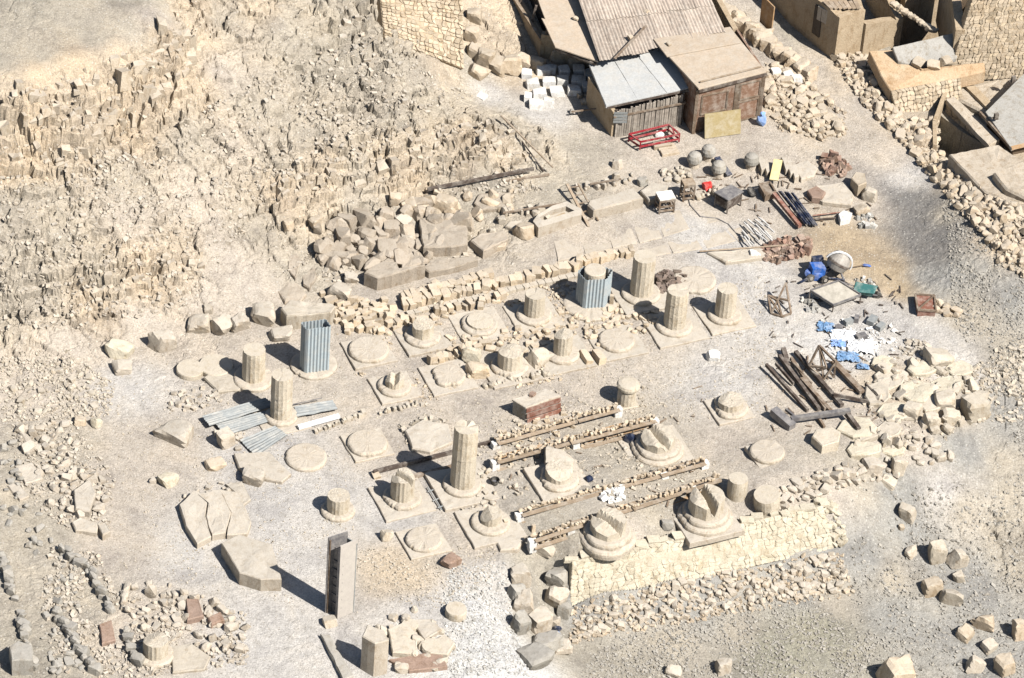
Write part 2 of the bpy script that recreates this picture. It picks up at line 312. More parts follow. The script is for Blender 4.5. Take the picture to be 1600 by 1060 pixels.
def simple(name, col, rough=.8, metal=0., var=.25, stretch=None, bs=.15, sc=6):
    m, nt, b = newmat(name); g = nd(nt, 'ShaderNodeNewGeometry'); co = g.outputs['Position']
    n1 = noise(nt, co, sc, 5, .65); n2 = noise(nt, co, sc*7, 3, .6)
    c = mix(nt, tuple(q*.8 for q in col), ramp(nt, n1, [(.25, grey(1-var)), (.75, grey(1+var*.6))]), 1., 'MULTIPLY')
    c = mix(nt, c, ramp(nt, n2, [(.3, grey(.85)), (.7, grey(1.08))]), 1., 'MULTIPLY')
    oi = nd(nt, 'ShaderNodeObjectInfo')
    c = mix(nt, c, ramp(nt, oi.outputs['Random'], [(0, grey(1-var*.7)), (1, grey(1+var*.5))]), 1., 'MULTIPLY')
    c = mix(nt, c, tuple(q*ALB for q in DUST), ramp(nt, noise(nt, co, 3, 5, .75), [(.45, grey(0)), (.72, grey(.55))]))
    nt.links.new(c, b.inputs['Base Color']); b.inputs['Roughness'].default_value = rough; b.inputs['Metallic'].default_value = metal
    bump(nt, b, n2, bs, .02); return m
M['wood'] = simple('weathered_wood', (.20, .145, .10)); M['darkwood'] = simple('dark_timber', (.105, .08, .065))
M['plank'] = simple('dusty_planks', (.34, .26, .18)); M['orangewood'] = simple('orange_plank', (.46, .29, .15))
M['door'] = simple('brown_door', (.22, .13, .085)); M['slat'] = simple('grey_slats', (.42, .365, .30), var=.45)
M['redwood'] = simple('redbrown_board', (.25, .11, .075)); M['yellowboard'] = simple('yellow_board', (.36, .29, .15), var=.12)
M['paleyellow'] = simple('pale_yellow_board', (.75, .62, .30), var=.1)
M['red'] = simple('red_paint', (.30, .025, .035), .5, var=.15); M['brightred'] = simple('bright_red', (.65, .03, .025), .5, var=.1)
M['blue'] = simple('blue_plastic', (.03, .12, .42), .5, var=.2); M['paleblue'] = simple('pale_blue_cloth', (.22, .36, .66), .8, var=.3)
M['lightblue'] = simple('blue_sheet', (.22, .40, .66), .6, var=.35)
M['navy'] = simple('navy_metal', (.025, .035, .07), .5, var=.2); M['black'] = simple('black_rubber', (.02, .02, .02), .6, var=.1)
M['steel'] = simple('dusty_steel', (.20, .19, .19), .6, .2); M['palegravel'] = stone_mat('pale_gravel', (.56, .55, .52), (.62, .61, .58), .3)
M['paleplate'] = simple('pale_plate', (.45, .41, .36), .8, var=.1, bs=.05)
M['galv'] = simple('galvanised_sheet', (.40, .46, .48), .6, .1, var=.14, bs=.05)
M['galvpale'] = simple('pale_sheet', (.28, .295, .29), .6, .1, var=.12, bs=.05)
M['roofsheet'] = simple('rusty_roof_sheet', (.48, .40, .325), .8, var=.3, bs=.05)
M['lightroof'] = simple('pale_roof_board', (.46, .465, .45), .8, var=.1, bs=.05, sc=2)
M['tanroof'] = simple('tan_roof_board', (.47, .385, .29), .85, var=.12, bs=.1, sc=2)
M['tray'] = simple('dusty_tray', (.38, .35, .29), .7)
M['drum'] = simple('mixer_drum', (.36, .33, .29), .6, .1); M['whitepaint'] = simple('white_paint', (.80, .80, .79), .7, var=.06)
M['green'] = simple('green_barrow', (.05, .16, .15), .6); M['rods'] = simple('pale_rods', (.62, .60, .56), .7, var=.3)
M['interior_shade'] = stone_mat('painted_interior_shade', (.12, .10, .08), (.16, .13, .10), .1)  # shade of interiors and openings put into the colour

m, nt, b = newmat('ground'); g = nd(nt, 'ShaderNodeNewGeometry'); co = g.outputs['Position']
at = nd(nt, 'ShaderNodeVertexColor'); at.layer_name = 'tint'
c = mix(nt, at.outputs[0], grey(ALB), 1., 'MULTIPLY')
c = mix(nt, c, ramp(nt, noise(nt, co, .55, 5, .65, .6), [(.3, (.74, .74, .76)), (.5, grey(1.)), (.72, (1.13, 1.10, 1.05))]), 1., 'MULTIPLY')
c = mix(nt, c, ramp(nt, noise(nt, co, 3.2, 6, .72), [(.28, (.76, .75, .73)), (.5, grey(1.)), (.75, grey(1.12))]), 1., 'MULTIPLY')
c = mix(nt, c, ramp(nt, noise(nt, co, 17, 4, .75), [(.3, grey(.62)), (.5, grey(1.)), (.7, grey(1.26))]), 1., 'MULTIPLY')
v = nd(nt, 'ShaderNodeTexVoronoi'); v.inputs['Scale'].default_value = 11; nt.links.new(co, v.inputs['Vector'])
vs = nd(nt, 'ShaderNodeSeparateColor'); nt.links.new(v.outputs['Color'], vs.inputs[0])
spot = math_(nt, 'MULTIPLY', math_(nt, 'LESS_THAN', v.outputs['Distance'], .33), math_(nt, 'GREATER_THAN', vs.outputs[0], .80))
c = mix(nt, c, (.50, .48, .43), math_(nt, 'MULTIPLY', spot, .4))
spot2 = math_(nt, 'MULTIPLY', math_(nt, 'LESS_THAN', v.outputs['Distance'], .3), math_(nt, 'GREATER_THAN', vs.outputs[1], .86))
c = mix(nt, c, (.20, .17, .13), math_(nt, 'MULTIPLY', spot2, .6))
nt.links.new(c, b.inputs['Base Color']); b.inputs['Roughness'].default_value = .95
hb = math_(nt, 'ADD', noise(nt, co, 8, 8, .75), math_(nt, 'MULTIPLY', noise(nt, co, 34, 3, .6), .5))
bump(nt, b, hb, .9, .06)
M['ground'] = m

# ------------------------------------------------------------------ object helpers
def props(o, label=None, cat=None, group=None, kind=None):
    if label: o['label'] = label
    if cat: o['category'] = cat
    if group: o['group'] = group
    if kind: o['kind'] = kind
    return o
def thing(name, label, cat, loc, group=None):
    o = bpy.data.objects.new(name, None); o.empty_display_size = .2; COL.objects.link(o); o.location = loc
    return props(o, label, cat, group)
def root_loc(o):
    while o.parent: o = o.parent
    return Vector(o.location)
class MB:
    def __init__(s): s.v = []; s.f = []
    def add(s, vs, fs):
        n = len(s.v); s.v += [Vector(q) for q in vs]; s.f += [tuple(i+n for i in f) for f in fs]; return s
    def beam(s, a, b, w, h, up=Vector((0, 0, 1))):
        a = Vector(a); b = Vector(b); d = (b-a).normalized(); up = Vector(up)
        if abs(d.dot(up)) > .98: up = Vector((1, 0, 0))
        x = d.cross(up).normalized()*w/2; y = x.normalized().cross(d)*h/2
        vs = [p+sx*x+sy*y for p in (a, b) for sx, sy in ((-1, -1), (1, -1), (1, 1), (-1, 1))]
        return s.add(vs, [(0, 1, 2, 3), (7, 6, 5, 4), (0, 4, 5, 1), (1, 5, 6, 2), (2, 6, 7, 3), (3, 7, 4, 0)])
    def box(s, c, size, rz=0, rx=0, ry=0):
        mm = Matrix.Rotation(rz, 3, 'Z')@Matrix.Rotation(rx, 3, 'X')@Matrix.Rotation(ry, 3, 'Y'); c = Vector(c)
        vs = [c+mm@Vector((sx*size[0]/2, sy*size[1]/2, sz*size[2]/2)) for sz in (-1, 1) for sx, sy in ((-1, -1), (1, -1), (1, 1), (-1, 1))]
        return s.add(vs, [(3, 2, 1, 0), (4, 5, 6, 7), (0, 1, 5, 4), (1, 2, 6, 5), (2, 3, 7, 6), (3, 0, 4, 7)])
    def tube(s, a, b, r, n=8, r2=None):
        a = Vector(a); b = Vector(b); d = (b-a).normalized(); r2 = r if r2 is None else r2
        x = d.orthogonal().normalized(); y = d.cross(x)
        vs = [p+(x*math.cos(t*math.tau/n)+y*math.sin(t*math.tau/n))*q for p, q in ((a, r), (b, r2)) for t in range(n)]
        return s.add(vs, [(i, (i+1) % n, n+(i+1) % n, n+i) for i in range(n)]+[tuple(range(n))[::-1], tuple(range(n, 2*n))])
    def lathe(s, c, prof, n=32, mm=None, jit=0):
        """prof: (radius, z) from the bottom up, closed at the top"""
        c = Vector(c); mm = mm or Matrix.Identity(3); vs = []; fs = []
        for r, z in prof:
            for t in range(n):
                k = 1+rnd.uniform(-jit, jit); a = t*math.tau/n
                vs.append(c+mm@Vector((r*k*math.cos(a), r*k*math.sin(a), z)))
        for j in range(len(prof)-1):
            for i in range(n): fs.append((j*n+i, j*n+(i+1) % n, (j+1)*n+(i+1) % n, (j+1)*n+i))
        fs.append(tuple(range(n))[::-1]); fs.append(tuple(range((len(prof)-1)*n, len(prof)*n)))
        return s.add(vs, fs)
    def prism(s, top, h, rough=.03, bev=.03, seg=.22, flare=.0):
        """irregular slab: top outline (world points, own heights), dropped by h"""
        pts = []
        n = len(top)
        for i in range(n):
            a = Vector(top[i]); b = Vector(top[(i+1) % n]); k = max(1, int((b-a).length/seg))
            for j in range(k):
                p = a.lerp(b, j/k)
                if rough: p = p+Vector((rnd.uniform(-1, 1), rnd.uniform(-1, 1), 0))*rough*(.25 if rough > .012 else 1)+Vector((float(fbm(np.array([p.x*1.7]), np.array([p.y*1.7]), 2, 6)[0]), float(fbm(np.array([p.x*1.7]), np.array([p.y*1.7]), 2, 16)[0]), 0))*rough*3
                pts.append(p)
        ar = sum(pts[i].x*pts[(i+1) % len(pts)].y-pts[(i+1) % len(pts)].x*pts[i].y for i in range(len(pts)))
        if ar < 0: pts.reverse()
        c = sum(pts, Vector())/len(pts); n = len(pts); vs = []
        def inn(p, d):
            q = c-p; q.z = 0
            return p+q.normalized()*d
        for p in pts: vs.append(inn(p, -flare)-Vector((0, 0, h)))
        for p in pts: vs.append(inn(p, -flare*.5+rnd.uniform(-.2, .2)*rough)-Vector((0, 0, h*.5)))
        for p in pts: vs.append(p-Vector((0, 0, min(bev, h*.3))))
        oz = rnd.uniform(0, 40)
        def rz_(p, q=1.): return p+Vector((0, 0, q*3.2*rough*float(fbm(np.array([p.x*2.3+oz]), np.array([p.y*2.3-oz]), 3, 4)[0])))
        for p in pts: vs.append(rz_(inn(p, bev), .5))
        nr_ = 3 if rough > .012 else 1
        for q in ((.8, .52, .24) if nr_ == 3 else (.5,)):
            for p in pts: vs.append(rz_(c.lerp(p, q*rnd.uniform(.95, 1.05))))
        vs.append(rz_(c))
        fs = []; L = 3+nr_
        for j in range(L):
            for i in range(n): fs.append((j*n+i, j*n+(i+1) % n, (j+1)*n+(i+1) % n, (j+1)*n+i))
        for i in range(n): fs.append((L*n+i, L*n+(i+1) % n, (L+1)*n))
        fs.append(tuple(range(n))[::-1])
        return s.add(vs, fs)
    def build(s, name, mat, parent=None, label=None, cat=None, group=None, kind=None, smooth=False, origin=None):
        if parent is not None: o0 = root_loc(parent)
        elif origin is not None: o0 = Vector(origin)
        else:
            c = sum(s.v, Vector())/len(s.v); o0 = Vector((c.x, c.y, min(q.z for q in s.v)))
        me = bpy.data.meshes.new(name); me.from_pydata([q-o0 for q in s.v], [], s.f); me.materials.append(M[mat] if isinstance(mat, str) else mat)
        if smooth: me.shade_smooth()
        me.update()
        o = bpy.data.objects.new(name, me); COL.objects.link(o)
        if parent is not None:
            o.parent = parent
        else: o.location = o0
        return props(o, label, cat, group, kind)
# pools of stones
def hull_mesh(name, pts):
    bm = bmesh.new()
    for p in pts: bm.verts.new(p)
    r = bmesh.ops.convex_hull(bm, input=bm.verts)
    bmesh.ops.delete(bm, geom=[e for e in r['geom_interior'] if isinstance(e, bmesh.types.BMVert)], context='VERTS')
    bmesh.ops.recalc_face_normals(bm, faces=bm.faces)
    me = bpy.data.meshes.new(name); bm.to_mesh(me); bm.free(); return me
def blocky(i, cut=.12, j=.07):
    r = random.Random(i*31+5); pts = []
    for sx in (-1, 1):
        for sy in (-1, 1):
            for sz in (-1, 1):
                q = Vector((sx*(.5+r.uniform(-j, j)), sy*(.5+r.uniform(-j, j)), sz*(.5+r.uniform(-j, j))))
                for ax in range(3):
                    p = q.copy(); p[ax] -= (sx, sy, sz)[ax]*cut*r.uniform(.4, 1.7); pts.append(p)
    return pts
def lumpy(i, n=18):
    r = random.Random(i*77+3); pts = []
    for _ in range(n):
        v = Vector((r.gauss(0, 1), r.gauss(0, 1), r.gauss(0, 1))).normalized()
        k = 1/max(abs(v.x), abs(v.y), abs(v.z)); v = v*(.5*(.72*k+.3))*r.uniform(.85, 1.05)
        pts.append(Vector((max(-.56, min(.56, v.x)), max(-.56, min(.56, v.y)), max(-.5, min(.5, v.z)))))
    return pts
def ico(sub_):
    bm = bmesh.new(); bmesh.ops.create_icosphere(bm, subdivisions=sub_, radius=1); V = np.array([v.co[:] for v in bm.verts]); Fx = [tuple(v.index for v in f.verts) for f in bm.faces]; bm.free(); return V, Fx
_ICO = {k: ico(k) for k in (2, 3, 4)}
def rock_pts(seed, sub_=3, planes=11, box=.5, noise_a=.05):
    """weathered rock: a sphere of directions cut by planes, corners worn, surface broken by noise; about -.5...5"""
    V, Fx = _ICO[sub_]; r = np.random.RandomState(seed)
    Nn = [np.array(q, float) for q in ((1, 0, 0), (-1, 0, 0), (0, 1, 0), (0, -1, 0), (0, 0, 1), (0, 0, -1))]
    Nn = [q+r.normal(0, .16, 3) for q in Nn]; Hs = [.46+r.uniform(-.05, .05) for _ in Nn]
    for _ in range(planes-6): q = r.normal(0, 1, 3); Nn.append(q); Hs.append(r.uniform(.42, .62)*(1+.25*(1-box)))
    Nn = np.array([q/np.linalg.norm(q) for q in Nn]); Hs = np.array(Hs)
    d = V@Nn.T; rad = np.where(d > .02, Hs/np.maximum(d, .02), 9.)
    k = 38.; rr = -np.log(np.exp(-k*rad).sum(1))/k+.02
    P = V*rr[:, None]; o = r.uniform(0, 50)
    n1 = fbm(P[:, 0]*3+P[:, 2]*2.1+o, P[:, 1]*3-P[:, 2]*1.7, 3, 3)+fbm(P[:, 2]*7+o, P[:, 1]*7+P[:, 0]*5, 2, 8)*.4
    return P*(1+noise_a*2.6*n1)[:, None], Fx
_pool = {}
def pool(kind, mat):
    k = (kind, mat)
    if k not in _pool:
        L = []
        for i in range(14):
            if kind == 'block' or (kind == 'rubble' and i % 2): me = hull_mesh('stone_mesh', blocky(i) if kind == 'block' else blocky(i+60, .26, .17))
            else:
                P, Fx = rock_pts(i*13+(7 if kind == 'lump' else 0), 2, 10 if kind == 'rubble' else 14, .6); me = bpy.data.meshes.new('stone_mesh'); me.from_pydata(P.tolist(), [], Fx)
            me.materials.append(M[mat]); L.append(me)
        _pool[k] = L
    return _pool[k]
def stone(name, label, cat, p, size, kind='block', mat='block', rz=None, tilt=.12, group=None, sink=.2, lift=0, parent=None):
    me = rnd.choice(pool(kind, mat)); o = bpy.data.objects.new(name, me); COL.objects.link(o)
    o.scale = size; o.rotation_euler = (rnd.gauss(0, tilt), rnd.gauss(0, tilt), rnd.uniform(0, 6.3) if rz is None else rz)
    o.location = Vector(p)+Vector((0, 0, size[2]*(.5-sink)+lift))
    if parent: o.parent = parent; o.location = o.location-root_loc(parent)
    return props(o, label, cat, group)
def sample_poly(polypx, n, mind, tries=30):
    P = [G(*q) for q in polypx]; xs = [q.x for q in P]; ys = [q.y for q in P]; out = []
    pp = [(q.x, q.y) for q in P]
    def inside(x, y):
        c = False
        for i in range(len(pp)):
            (x1, y1), (x2, y2) = pp[i], pp[(i+1) % len(pp)]
            if (y1 > y) != (y2 > y) and x < (x2-x1)*(y-y1)/(y2-y1)+x1: c = not c
        return c
    k = 0
    while len(out) < n and k < n*tries:
        k += 1; x = rnd.uniform(min(xs), max(xs)); y = rnd.uniform(min(ys), max(ys))
        if not inside(x, y): continue
        if mind and any((x-a)**2+(y-b)**2 < mind*mind for a, b in out): continue
        out.append((x, y))
    if not out: return []
    a = np.array(out); z = Hn(a[:, 0], a[:, 1])
    return [Vector((x, y, float(q))) for (x, y), q in zip(out, z)]
def scatter(poly, n, lo, hi, name, label, cat, group, kind='block', mat='block', mind=.6, align=None, flat=.75, tilt=.15):
    """single stones, each an object, sizes in metres"""
    if hi <= .2:
        P = sample_poly(poly, n, mind*(lo+hi)/2); mass('chips', label.replace('stone ', 'stones ', 1), 'chips', [tuple(p) for p in P], np.array([rnd.uniform(lo, hi) for _ in P]), mat); return
    for p in sample_poly(poly, n, mind*(lo+hi)/2):
        s = rnd.uniform(lo, hi)*.88; sz = (s*rnd.uniform(.8, 1.35), s*rnd.uniform(.65, 1.), s*rnd.uniform(flat*.7, flat*1.3))
        stone(name, label, cat, p, sz, kind, mat, None if align is None else R(align)+rnd.gauss(0, .22), tilt, group)
def rowof(p0, p1, n, width, lo, hi, name, label, cat, group, kind='block', mat='block', align=25, hgt=1.0):
    a = G(*p0); b = G(*p1); d = (b-a); nn = Vector((-d.y, d.x, 0)).normalized()
    for i in range(n):
        p = a.lerp(b, (i+rnd.uniform(-.25, .25)+.5)/n)+nn*rnd.uniform(-.5, .5)*width
        p.z = float(Hn(p.x, p.y)[0]); s = rnd.uniform(lo, hi)
        stone(name, label, cat, p, (s*rnd.uniform(.5, .85), s*rnd.uniform(.8, 1.2), s*rnd.uniform(.8, 1.25)*hgt), kind, mat, R(align)+rnd.gauss(0, .22), .1, group)
# masses of small stones, one mesh
_tmpl = []
for i in range(10):
    pts = blocky(i+40, .0, .2)[::3]
    _tmpl.append(np.array([[q.x, q.y, q.z] for q in pts]))
_boxf = np.array([(0, 1, 3, 2), (4, 6, 7, 5), (0, 4, 5, 1), (2, 3, 7, 6), (0, 2, 6, 4), (1, 5, 7, 3)])
def mass(name, label, cat, P, S, mat, parent=None, kind='stuff', flat=.7, group=None, lift=0., al=None, tall=None):
    P = np.array(P); n = len(P)
    if n == 0: return
    S = np.asarray(S)
    t = np.array(_tmpl)[nr.randint(0, 10, n)]
    sc = np.stack([S*nr.uniform(.7, 1.4, n), S*nr.uniform(.6, 1., n), S*nr.uniform(.6, 1.2, n)*flat], 1)
    t = t*sc[:, None]
    a = nr.uniform(0, 6.3, n); bx = nr.normal(0, .3, n); by = nr.normal(0, .3, n)
    if al is not None: a = R(al)+nr.normal(0, .22, n); bx *= .35; by *= .35; t = t/sc[:, None]; sc = np.stack([S*nr.uniform(.5, 1.1, n), S*nr.uniform(.6, 1., n), S*nr.uniform(.7, 1.5, n)], 1); t = t*sc[:, None]
    def rot(v, i, j, ang):
        c, s_ = np.cos(ang)[:, None], np.sin(ang)[:, None]; x = v[..., i].copy(); y = v[..., j].copy()
        v[..., i] = x*c-y*s_; v[..., j] = x*s_+y*c
    rot(t, 1, 2, bx); rot(t, 0, 2, by); rot(t, 0, 1, a)
    o0 = np.array([P[:, 0].mean(), P[:, 1].mean(), P[:, 2].min()])
    if parent is not None: o0 = np.array(root_loc(parent))
    V = t+(P-o0)[:, None]+np.array([0, 0, 1.])*(sc[:, 2]*.3+lift)[:, None, None]
    Fc = (_boxf[None]+(np.arange(n)*8)[:, None, None]).reshape(-1, 4)
    me = bpy.data.meshes.new(name); me.vertices.add(n*8); me.vertices.foreach_set('co', V.reshape(-1))
    me.loops.add(Fc.size); me.loops.foreach_set('vertex_index', Fc.reshape(-1).astype(np.int32))
    me.polygons.add(len(Fc)); me.polygons.foreach_set('loop_start', np.arange(0, Fc.size, 4, dtype=np.int32))
    me.materials.append(M[mat]); me.update(calc_edges=True); me.shade_flat()
    o = bpy.data.objects.new(name, me); COL.objects.link(o)
    if parent is not None: o.parent = parent
    else: o.location = o0
    return props(o, label, cat, group, kind)
def massin(poly, n, lo, hi, name, label, cat, mat, clump=0., flat=.7):
    P = [G(*q) for q in poly]; pp = [(q.x, q.y) for q in P]; xs = [q[0] for q in pp]; ys = [q[1] for q in pp]
    x = nr.uniform(min(xs), max(xs), n*6); y = nr.uniform(min(ys), max(ys), n*6)
    k = inpoly(x, y, pp)
    if clump: k &= (fbm(x*1.1, y*1.1, 3, 33)+.5+nr.uniform(-.1, .1, x.size) > clump)
    x = x[k][:n]; y = y[k][:n]; z = Hn(x, y)
    S = lo+(hi-lo)*nr.uniform(0, 1, len(x))**2.2
    return mass(name, label, cat, np.stack([x, y, z], 1), S, mat, flat=flat)

# ------------------------------------------------------------------ ground
cw = np.clip(CAV, 0, 1)
V = np.stack([GX+cw*(.30*fbm(GX*2.2+Hh*1.5, GY*1.2+Hh*2.5, 3, 201)+.10*fbm(GX*9, GY*6+Hh*7, 2, 203)), GY+cw*(.34*fbm(GX*2.1+7, GY*1.2-Hh*2.6, 3, 202)+.10*fbm(GX*8+3, GY*6-Hh*8, 2, 204)), Hh], -1).reshape(-1, 3); nx = len(gx); ny = len(gy)
ii = (np.arange(ny-1)[:, None]*nx+np.arange(nx-1)[None]).reshape(-1)
Fq = np.stack([ii, ii+1, ii+nx+1, ii+nx], 1)
me = bpy.data.meshes.new('ground'); me.vertices.add(len(V)); me.vertices.foreach_set('co', V.reshape(-1))
me.loops.add(Fq.size); me.loops.foreach_set('vertex_index', Fq.reshape(-1).astype(np.int32))
me.polygons.add(len(Fq)); me.polygons.foreach_set('loop_start', np.arange(0, Fq.size, 4, dtype=np.int32))
me.materials.append(M['ground']); me.update(calc_edges=True); me.shade_flat()
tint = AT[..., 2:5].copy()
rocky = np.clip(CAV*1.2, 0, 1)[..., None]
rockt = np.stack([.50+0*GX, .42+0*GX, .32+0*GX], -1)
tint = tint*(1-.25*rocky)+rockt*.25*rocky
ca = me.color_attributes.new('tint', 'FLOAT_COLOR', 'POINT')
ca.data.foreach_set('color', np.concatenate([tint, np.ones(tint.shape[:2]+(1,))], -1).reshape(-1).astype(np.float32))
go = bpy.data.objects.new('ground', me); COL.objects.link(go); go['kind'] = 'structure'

# ------------------------------------------------------------------ builders
AZ = R(25); S0 = 45.0
def Zc(x0, y0, s): return lambda pts: [(x0+x/s, y0+y/s) for x, y in pts]
def slab(name, label, cat, poly, drop, mat='sand', rough=.03, bev=.035, tilt=None, parent=None, group=None, seg=.22, flare=0.):
    """a block whose top outline stands at these pixels, 'drop' pixels tall at its front"""
    px, py = max(poly, key=lambda q: q[1]); g0 = G(px, py+drop); h = drop/(SC(g0)*CT); zt = g0.z+h
    top = [W(x, y, zt+(tilt[i] if tilt else 0)) for i, (x, y) in enumerate(poly)]
    return MB().prism(top, h+.12, rough, bev, seg, flare).build(name, mat, parent, label, cat, group)
def boulder(name, label, cat, px, py, w, h, mat='sand', group=None, depth=None, rz=None, n=30, tilt=.15):
    """rounded rock; px,py is its lowest middle point, w,h its size in pixels"""
    p = G(px, py); s = SC(p); wx = w/s*(.96 if px < 1300 else .86); wz = h/s*.8; wy = depth/s if depth else wx*.8
    P, Fx = rock_pts(rnd.randint(0, 9999), 3, rnd.randint(9, 14), .6, .055); P = P*np.array([wx, wy, wz*1.25])
    me = bpy.data.meshes.new(name); me.from_pydata(P.tolist(), [], Fx)
    me.materials.append(M[mat]); o = bpy.data.objects.new(name, me); COL.objects.link(o)
    o.location = p+Vector((0, wy*.35, wz*.34)); o.rotation_euler = (rnd.gauss(0, tilt), rnd.gauss(0, tilt), rnd.uniform(-.5, .9) if rz is None else R(rz))
    return props(o, label, cat, group)
def rot_sq(c, half, az, z): return [Vector((c.x, c.y, 0))+Matrix.Rotation(az, 3, 'Z')@Vector((sx*half, sy*half, 0))+Vector((0, 0, z)) for sx, sy in ((-1, -1), (1, -1), (1, 1), (-1, 1))]
def disc_prof(r, h, z0=0.): return [(r*.985, z0-.1), (r, z0+h*.25), (r*.995, z0+h*.55), (r*.95, z0+h*.85), (r*.88, z0+h), (r*.3, z0+h+.004)]
def shaft(mb, c, rad, z0, z1, top_irr=0., taper=.03, flutes=16, sub=6, rings=9):
    n = flutes*sub; vs = []; fs = []; so_ = rnd.uniform(0, 60)
    er = fbm(np.repeat(np.arange(rings+1)*.9, n)+so_, np.tile(np.minimum(np.arange(n), n-np.arange(n))*.16, rings+1), 4, 2).reshape(rings+1, n)
    chips = [(rnd.uniform(0, 6.3), rnd.uniform(.2, .5), rnd.uniform(.3, 1)) for _ in range(4)]
    for j in range(rings+1):
        t = j/rings; z = z0+(z1-z0)*t
        for i in range(n):
            a = i*math.tau/n; r = rad*(1-taper*t)*(1-.034*abs(math.cos(flutes/2*a)))*(1+.10*min(0, float(er[j, i]))+rnd.uniform(-.004, .004)); zz = z
            if j == rings:
                r *= .985
                if top_irr:
                    for ca_, cw, cd_ in chips:
                        d = abs((a-ca_+math.pi) % math.tau-math.pi)
                        if d < cw: zz -= top_irr*cd_*(1-d/cw)
            vs.append(Vector((c.x+r*math.cos(a), c.y+r*math.sin(a), zz)))
    for j in range(rings):
        for i in range(n): fs.append((j*n+i, j*n+(i+1) % n, (j+1)*n+(i+1) % n, (j+1)*n+i))
    k = len(vs); vs.append(Vector((c.x, c.y, z1-top_irr*.25)))
    for i in range(n): fs.append((rings*n+i, rings*n+(i+1) % n, k))
    return mb.add(vs, fs)
def stub(mb, c, rad, z0, h, planes=(), notch=None, n=36, k=7, oct=False, jag=.012):
    """broken drum; planes: (angle, offset, slope) breaks; notch: (angle, width, depth)"""
    vs = []; fs = []
    def zt(x, y):
        z = h
        for a, off, sl in planes:
            d = x*math.cos(a)+y*math.sin(a)-off*rad
            if d > 0: z = min(z, h-d*sl)
        if notch:
            a, w, dp = notch; d = abs(x*math.cos(a)+y*math.sin(a))
            if d < w*rad: z -= dp*(1-d/(w*rad))
        return max(z, .03)+rnd.uniform(-jag, jag)
    for j in (0, 1):
        for i in range(n):
            a = i*math.tau/n; r = rad*(1-(.05*abs(math.cos(8*a)) if not oct else .06*abs(math.sin(4*a))))*rnd.uniform(.99, 1.01)
            x, y = r*math.cos(a), r*math.sin(a); vs.append(Vector((c.x+x, c.y+y, z0-.02 if j == 0 else z0+zt(x, y)-.012)))
    for q in range(k, 0, -1):
        for i in range(n):
            a = i*math.tau/n; r = rad*q/k*(.96 if q == k else .97); x, y = r*math.cos(a), r*math.sin(a); vs.append(Vector((c.x+x, c.y+y, z0+zt(x, y))))
    vs.append(Vector((c.x, c.y, z0+zt(0, 0))))
    for j in range(k+1):
        for i in range(n): fs.append((j*n+i, j*n+(i+1) % n, (j+1)*n+(i+1) % n, (j+1)*n+i))
    for i in range(n): fs.append(((k+1)*n+i, (k+1)*n+(i+1) % n, (k+2)*n))
    return mb.add(vs, fs)
def chipped_disc(mb, c, r, h, z0, bites=(), n=48):
    """low round base with bites (angle, halfwidth, depth fraction) broken from its rim"""
    prof = disc_prof(r, h, z0); vs = []; fs = []; so_ = rnd.uniform(0, 60); er = fbm(np.minimum(np.arange(n), n-np.arange(n))*.35+so_, np.arange(n)*0., 4, 7); bites = list(bites)+[(rnd.uniform(0, 6.2), rnd.uniform(.08, .25), rnd.uniform(.02, .06)) for _ in range(3)]
    for rr, z in prof:
        for i in range(n):
            a = i*math.tau/n; q = 1+rnd.uniform(-.006, .006)+.055*float(er[i])
            for ba, bw, bd in bites:
                d = abs((a-ba+math.pi) % math.tau-math.pi)
                if d < bw: q -= bd*min(1, (1-d/bw)*2.2)*(.8+.2*math.sin(i*2.7))
            vs.append(Vector((c.x+rr*q*math.cos(a), c.y+rr*q*math.sin(a), z+rnd.uniform(-.006, .006)-(.1*max(0, -float(er[i])) if z > z0+h*.6 and rr > r*.5 else 0))))
    for j in range(len(prof)-1):
        for i in range(n): fs.append((j*n+i, j*n+(i+1) % n, (j+1)*n+(i+1) % n, (j+1)*n+i))
    fs.append(tuple(range((len(prof)-1)*n, len(prof)*n)))
    return mb.add(vs, fs)
def column_base(px, py, name, label, cat, disc=None, plinth=None, group=None, dh=.15, bites=(), az=AZ, ph=.07, mat='column', dmat=None, chip=.05, ring2=False):
    """returns (thing, centre, top z): a square plinth and a round base under whatever stands on it"""
    c = G(px, py); c.z = float(np.median(Hn(c.x+np.array([0, .4, -.4, 0, 0]), c.y+np.array([0, 0, 0, .4, -.4]))))
    t = thing(name, label, cat, c, group); z = c.z; s = SC(c)
    if plinth:
        MB().prism(rot_sq(c, plinth/s/2, az, z+ph), ph+.15, chip*.5, .02, .3).build('plinth', 'sand', t); z += ph
    if disc:
        mb = MB(); chipped_disc(mb, c, disc/s/2, dh, z, bites); mb.build('base_disc', dmat or 'base', t); z += dh
        if ring2: mb = MB(); chipped_disc(mb, c, disc/s/2*.84, dh*.9, z-.01, bites); mb.build('upper_disc', 'base', t); z += dh*.9-.01
    return t, c, z
def full_column(px, py, sw, dy, disc, plinth, label, irr=.02, drums=1, group=None):
    t, c, z = column_base(px, py, 'fluted_column', label, 'column', disc, plinth, group)
    h = HM(0, dy); r = sw/SC(c)/2; n = drums; z0 = z
    for i in range(n):
        zz = z0+(h)*(i+1)/n; mb = MB(); shaft(mb, c+Vector((rnd.uniform(-.01, .01), 0, 0)), r*(1-.012*i), z-.02 if i == 0 else z+.008, zz, irr if i == n-1 else 0); mb.build('drum', 'column', t); z = zz
    return t
def pxy(p): 
    v = p-CAM; d = v.dot(fw); return 800+F*v.dot(ex)/d, 530-F*v.dot(ey)/d

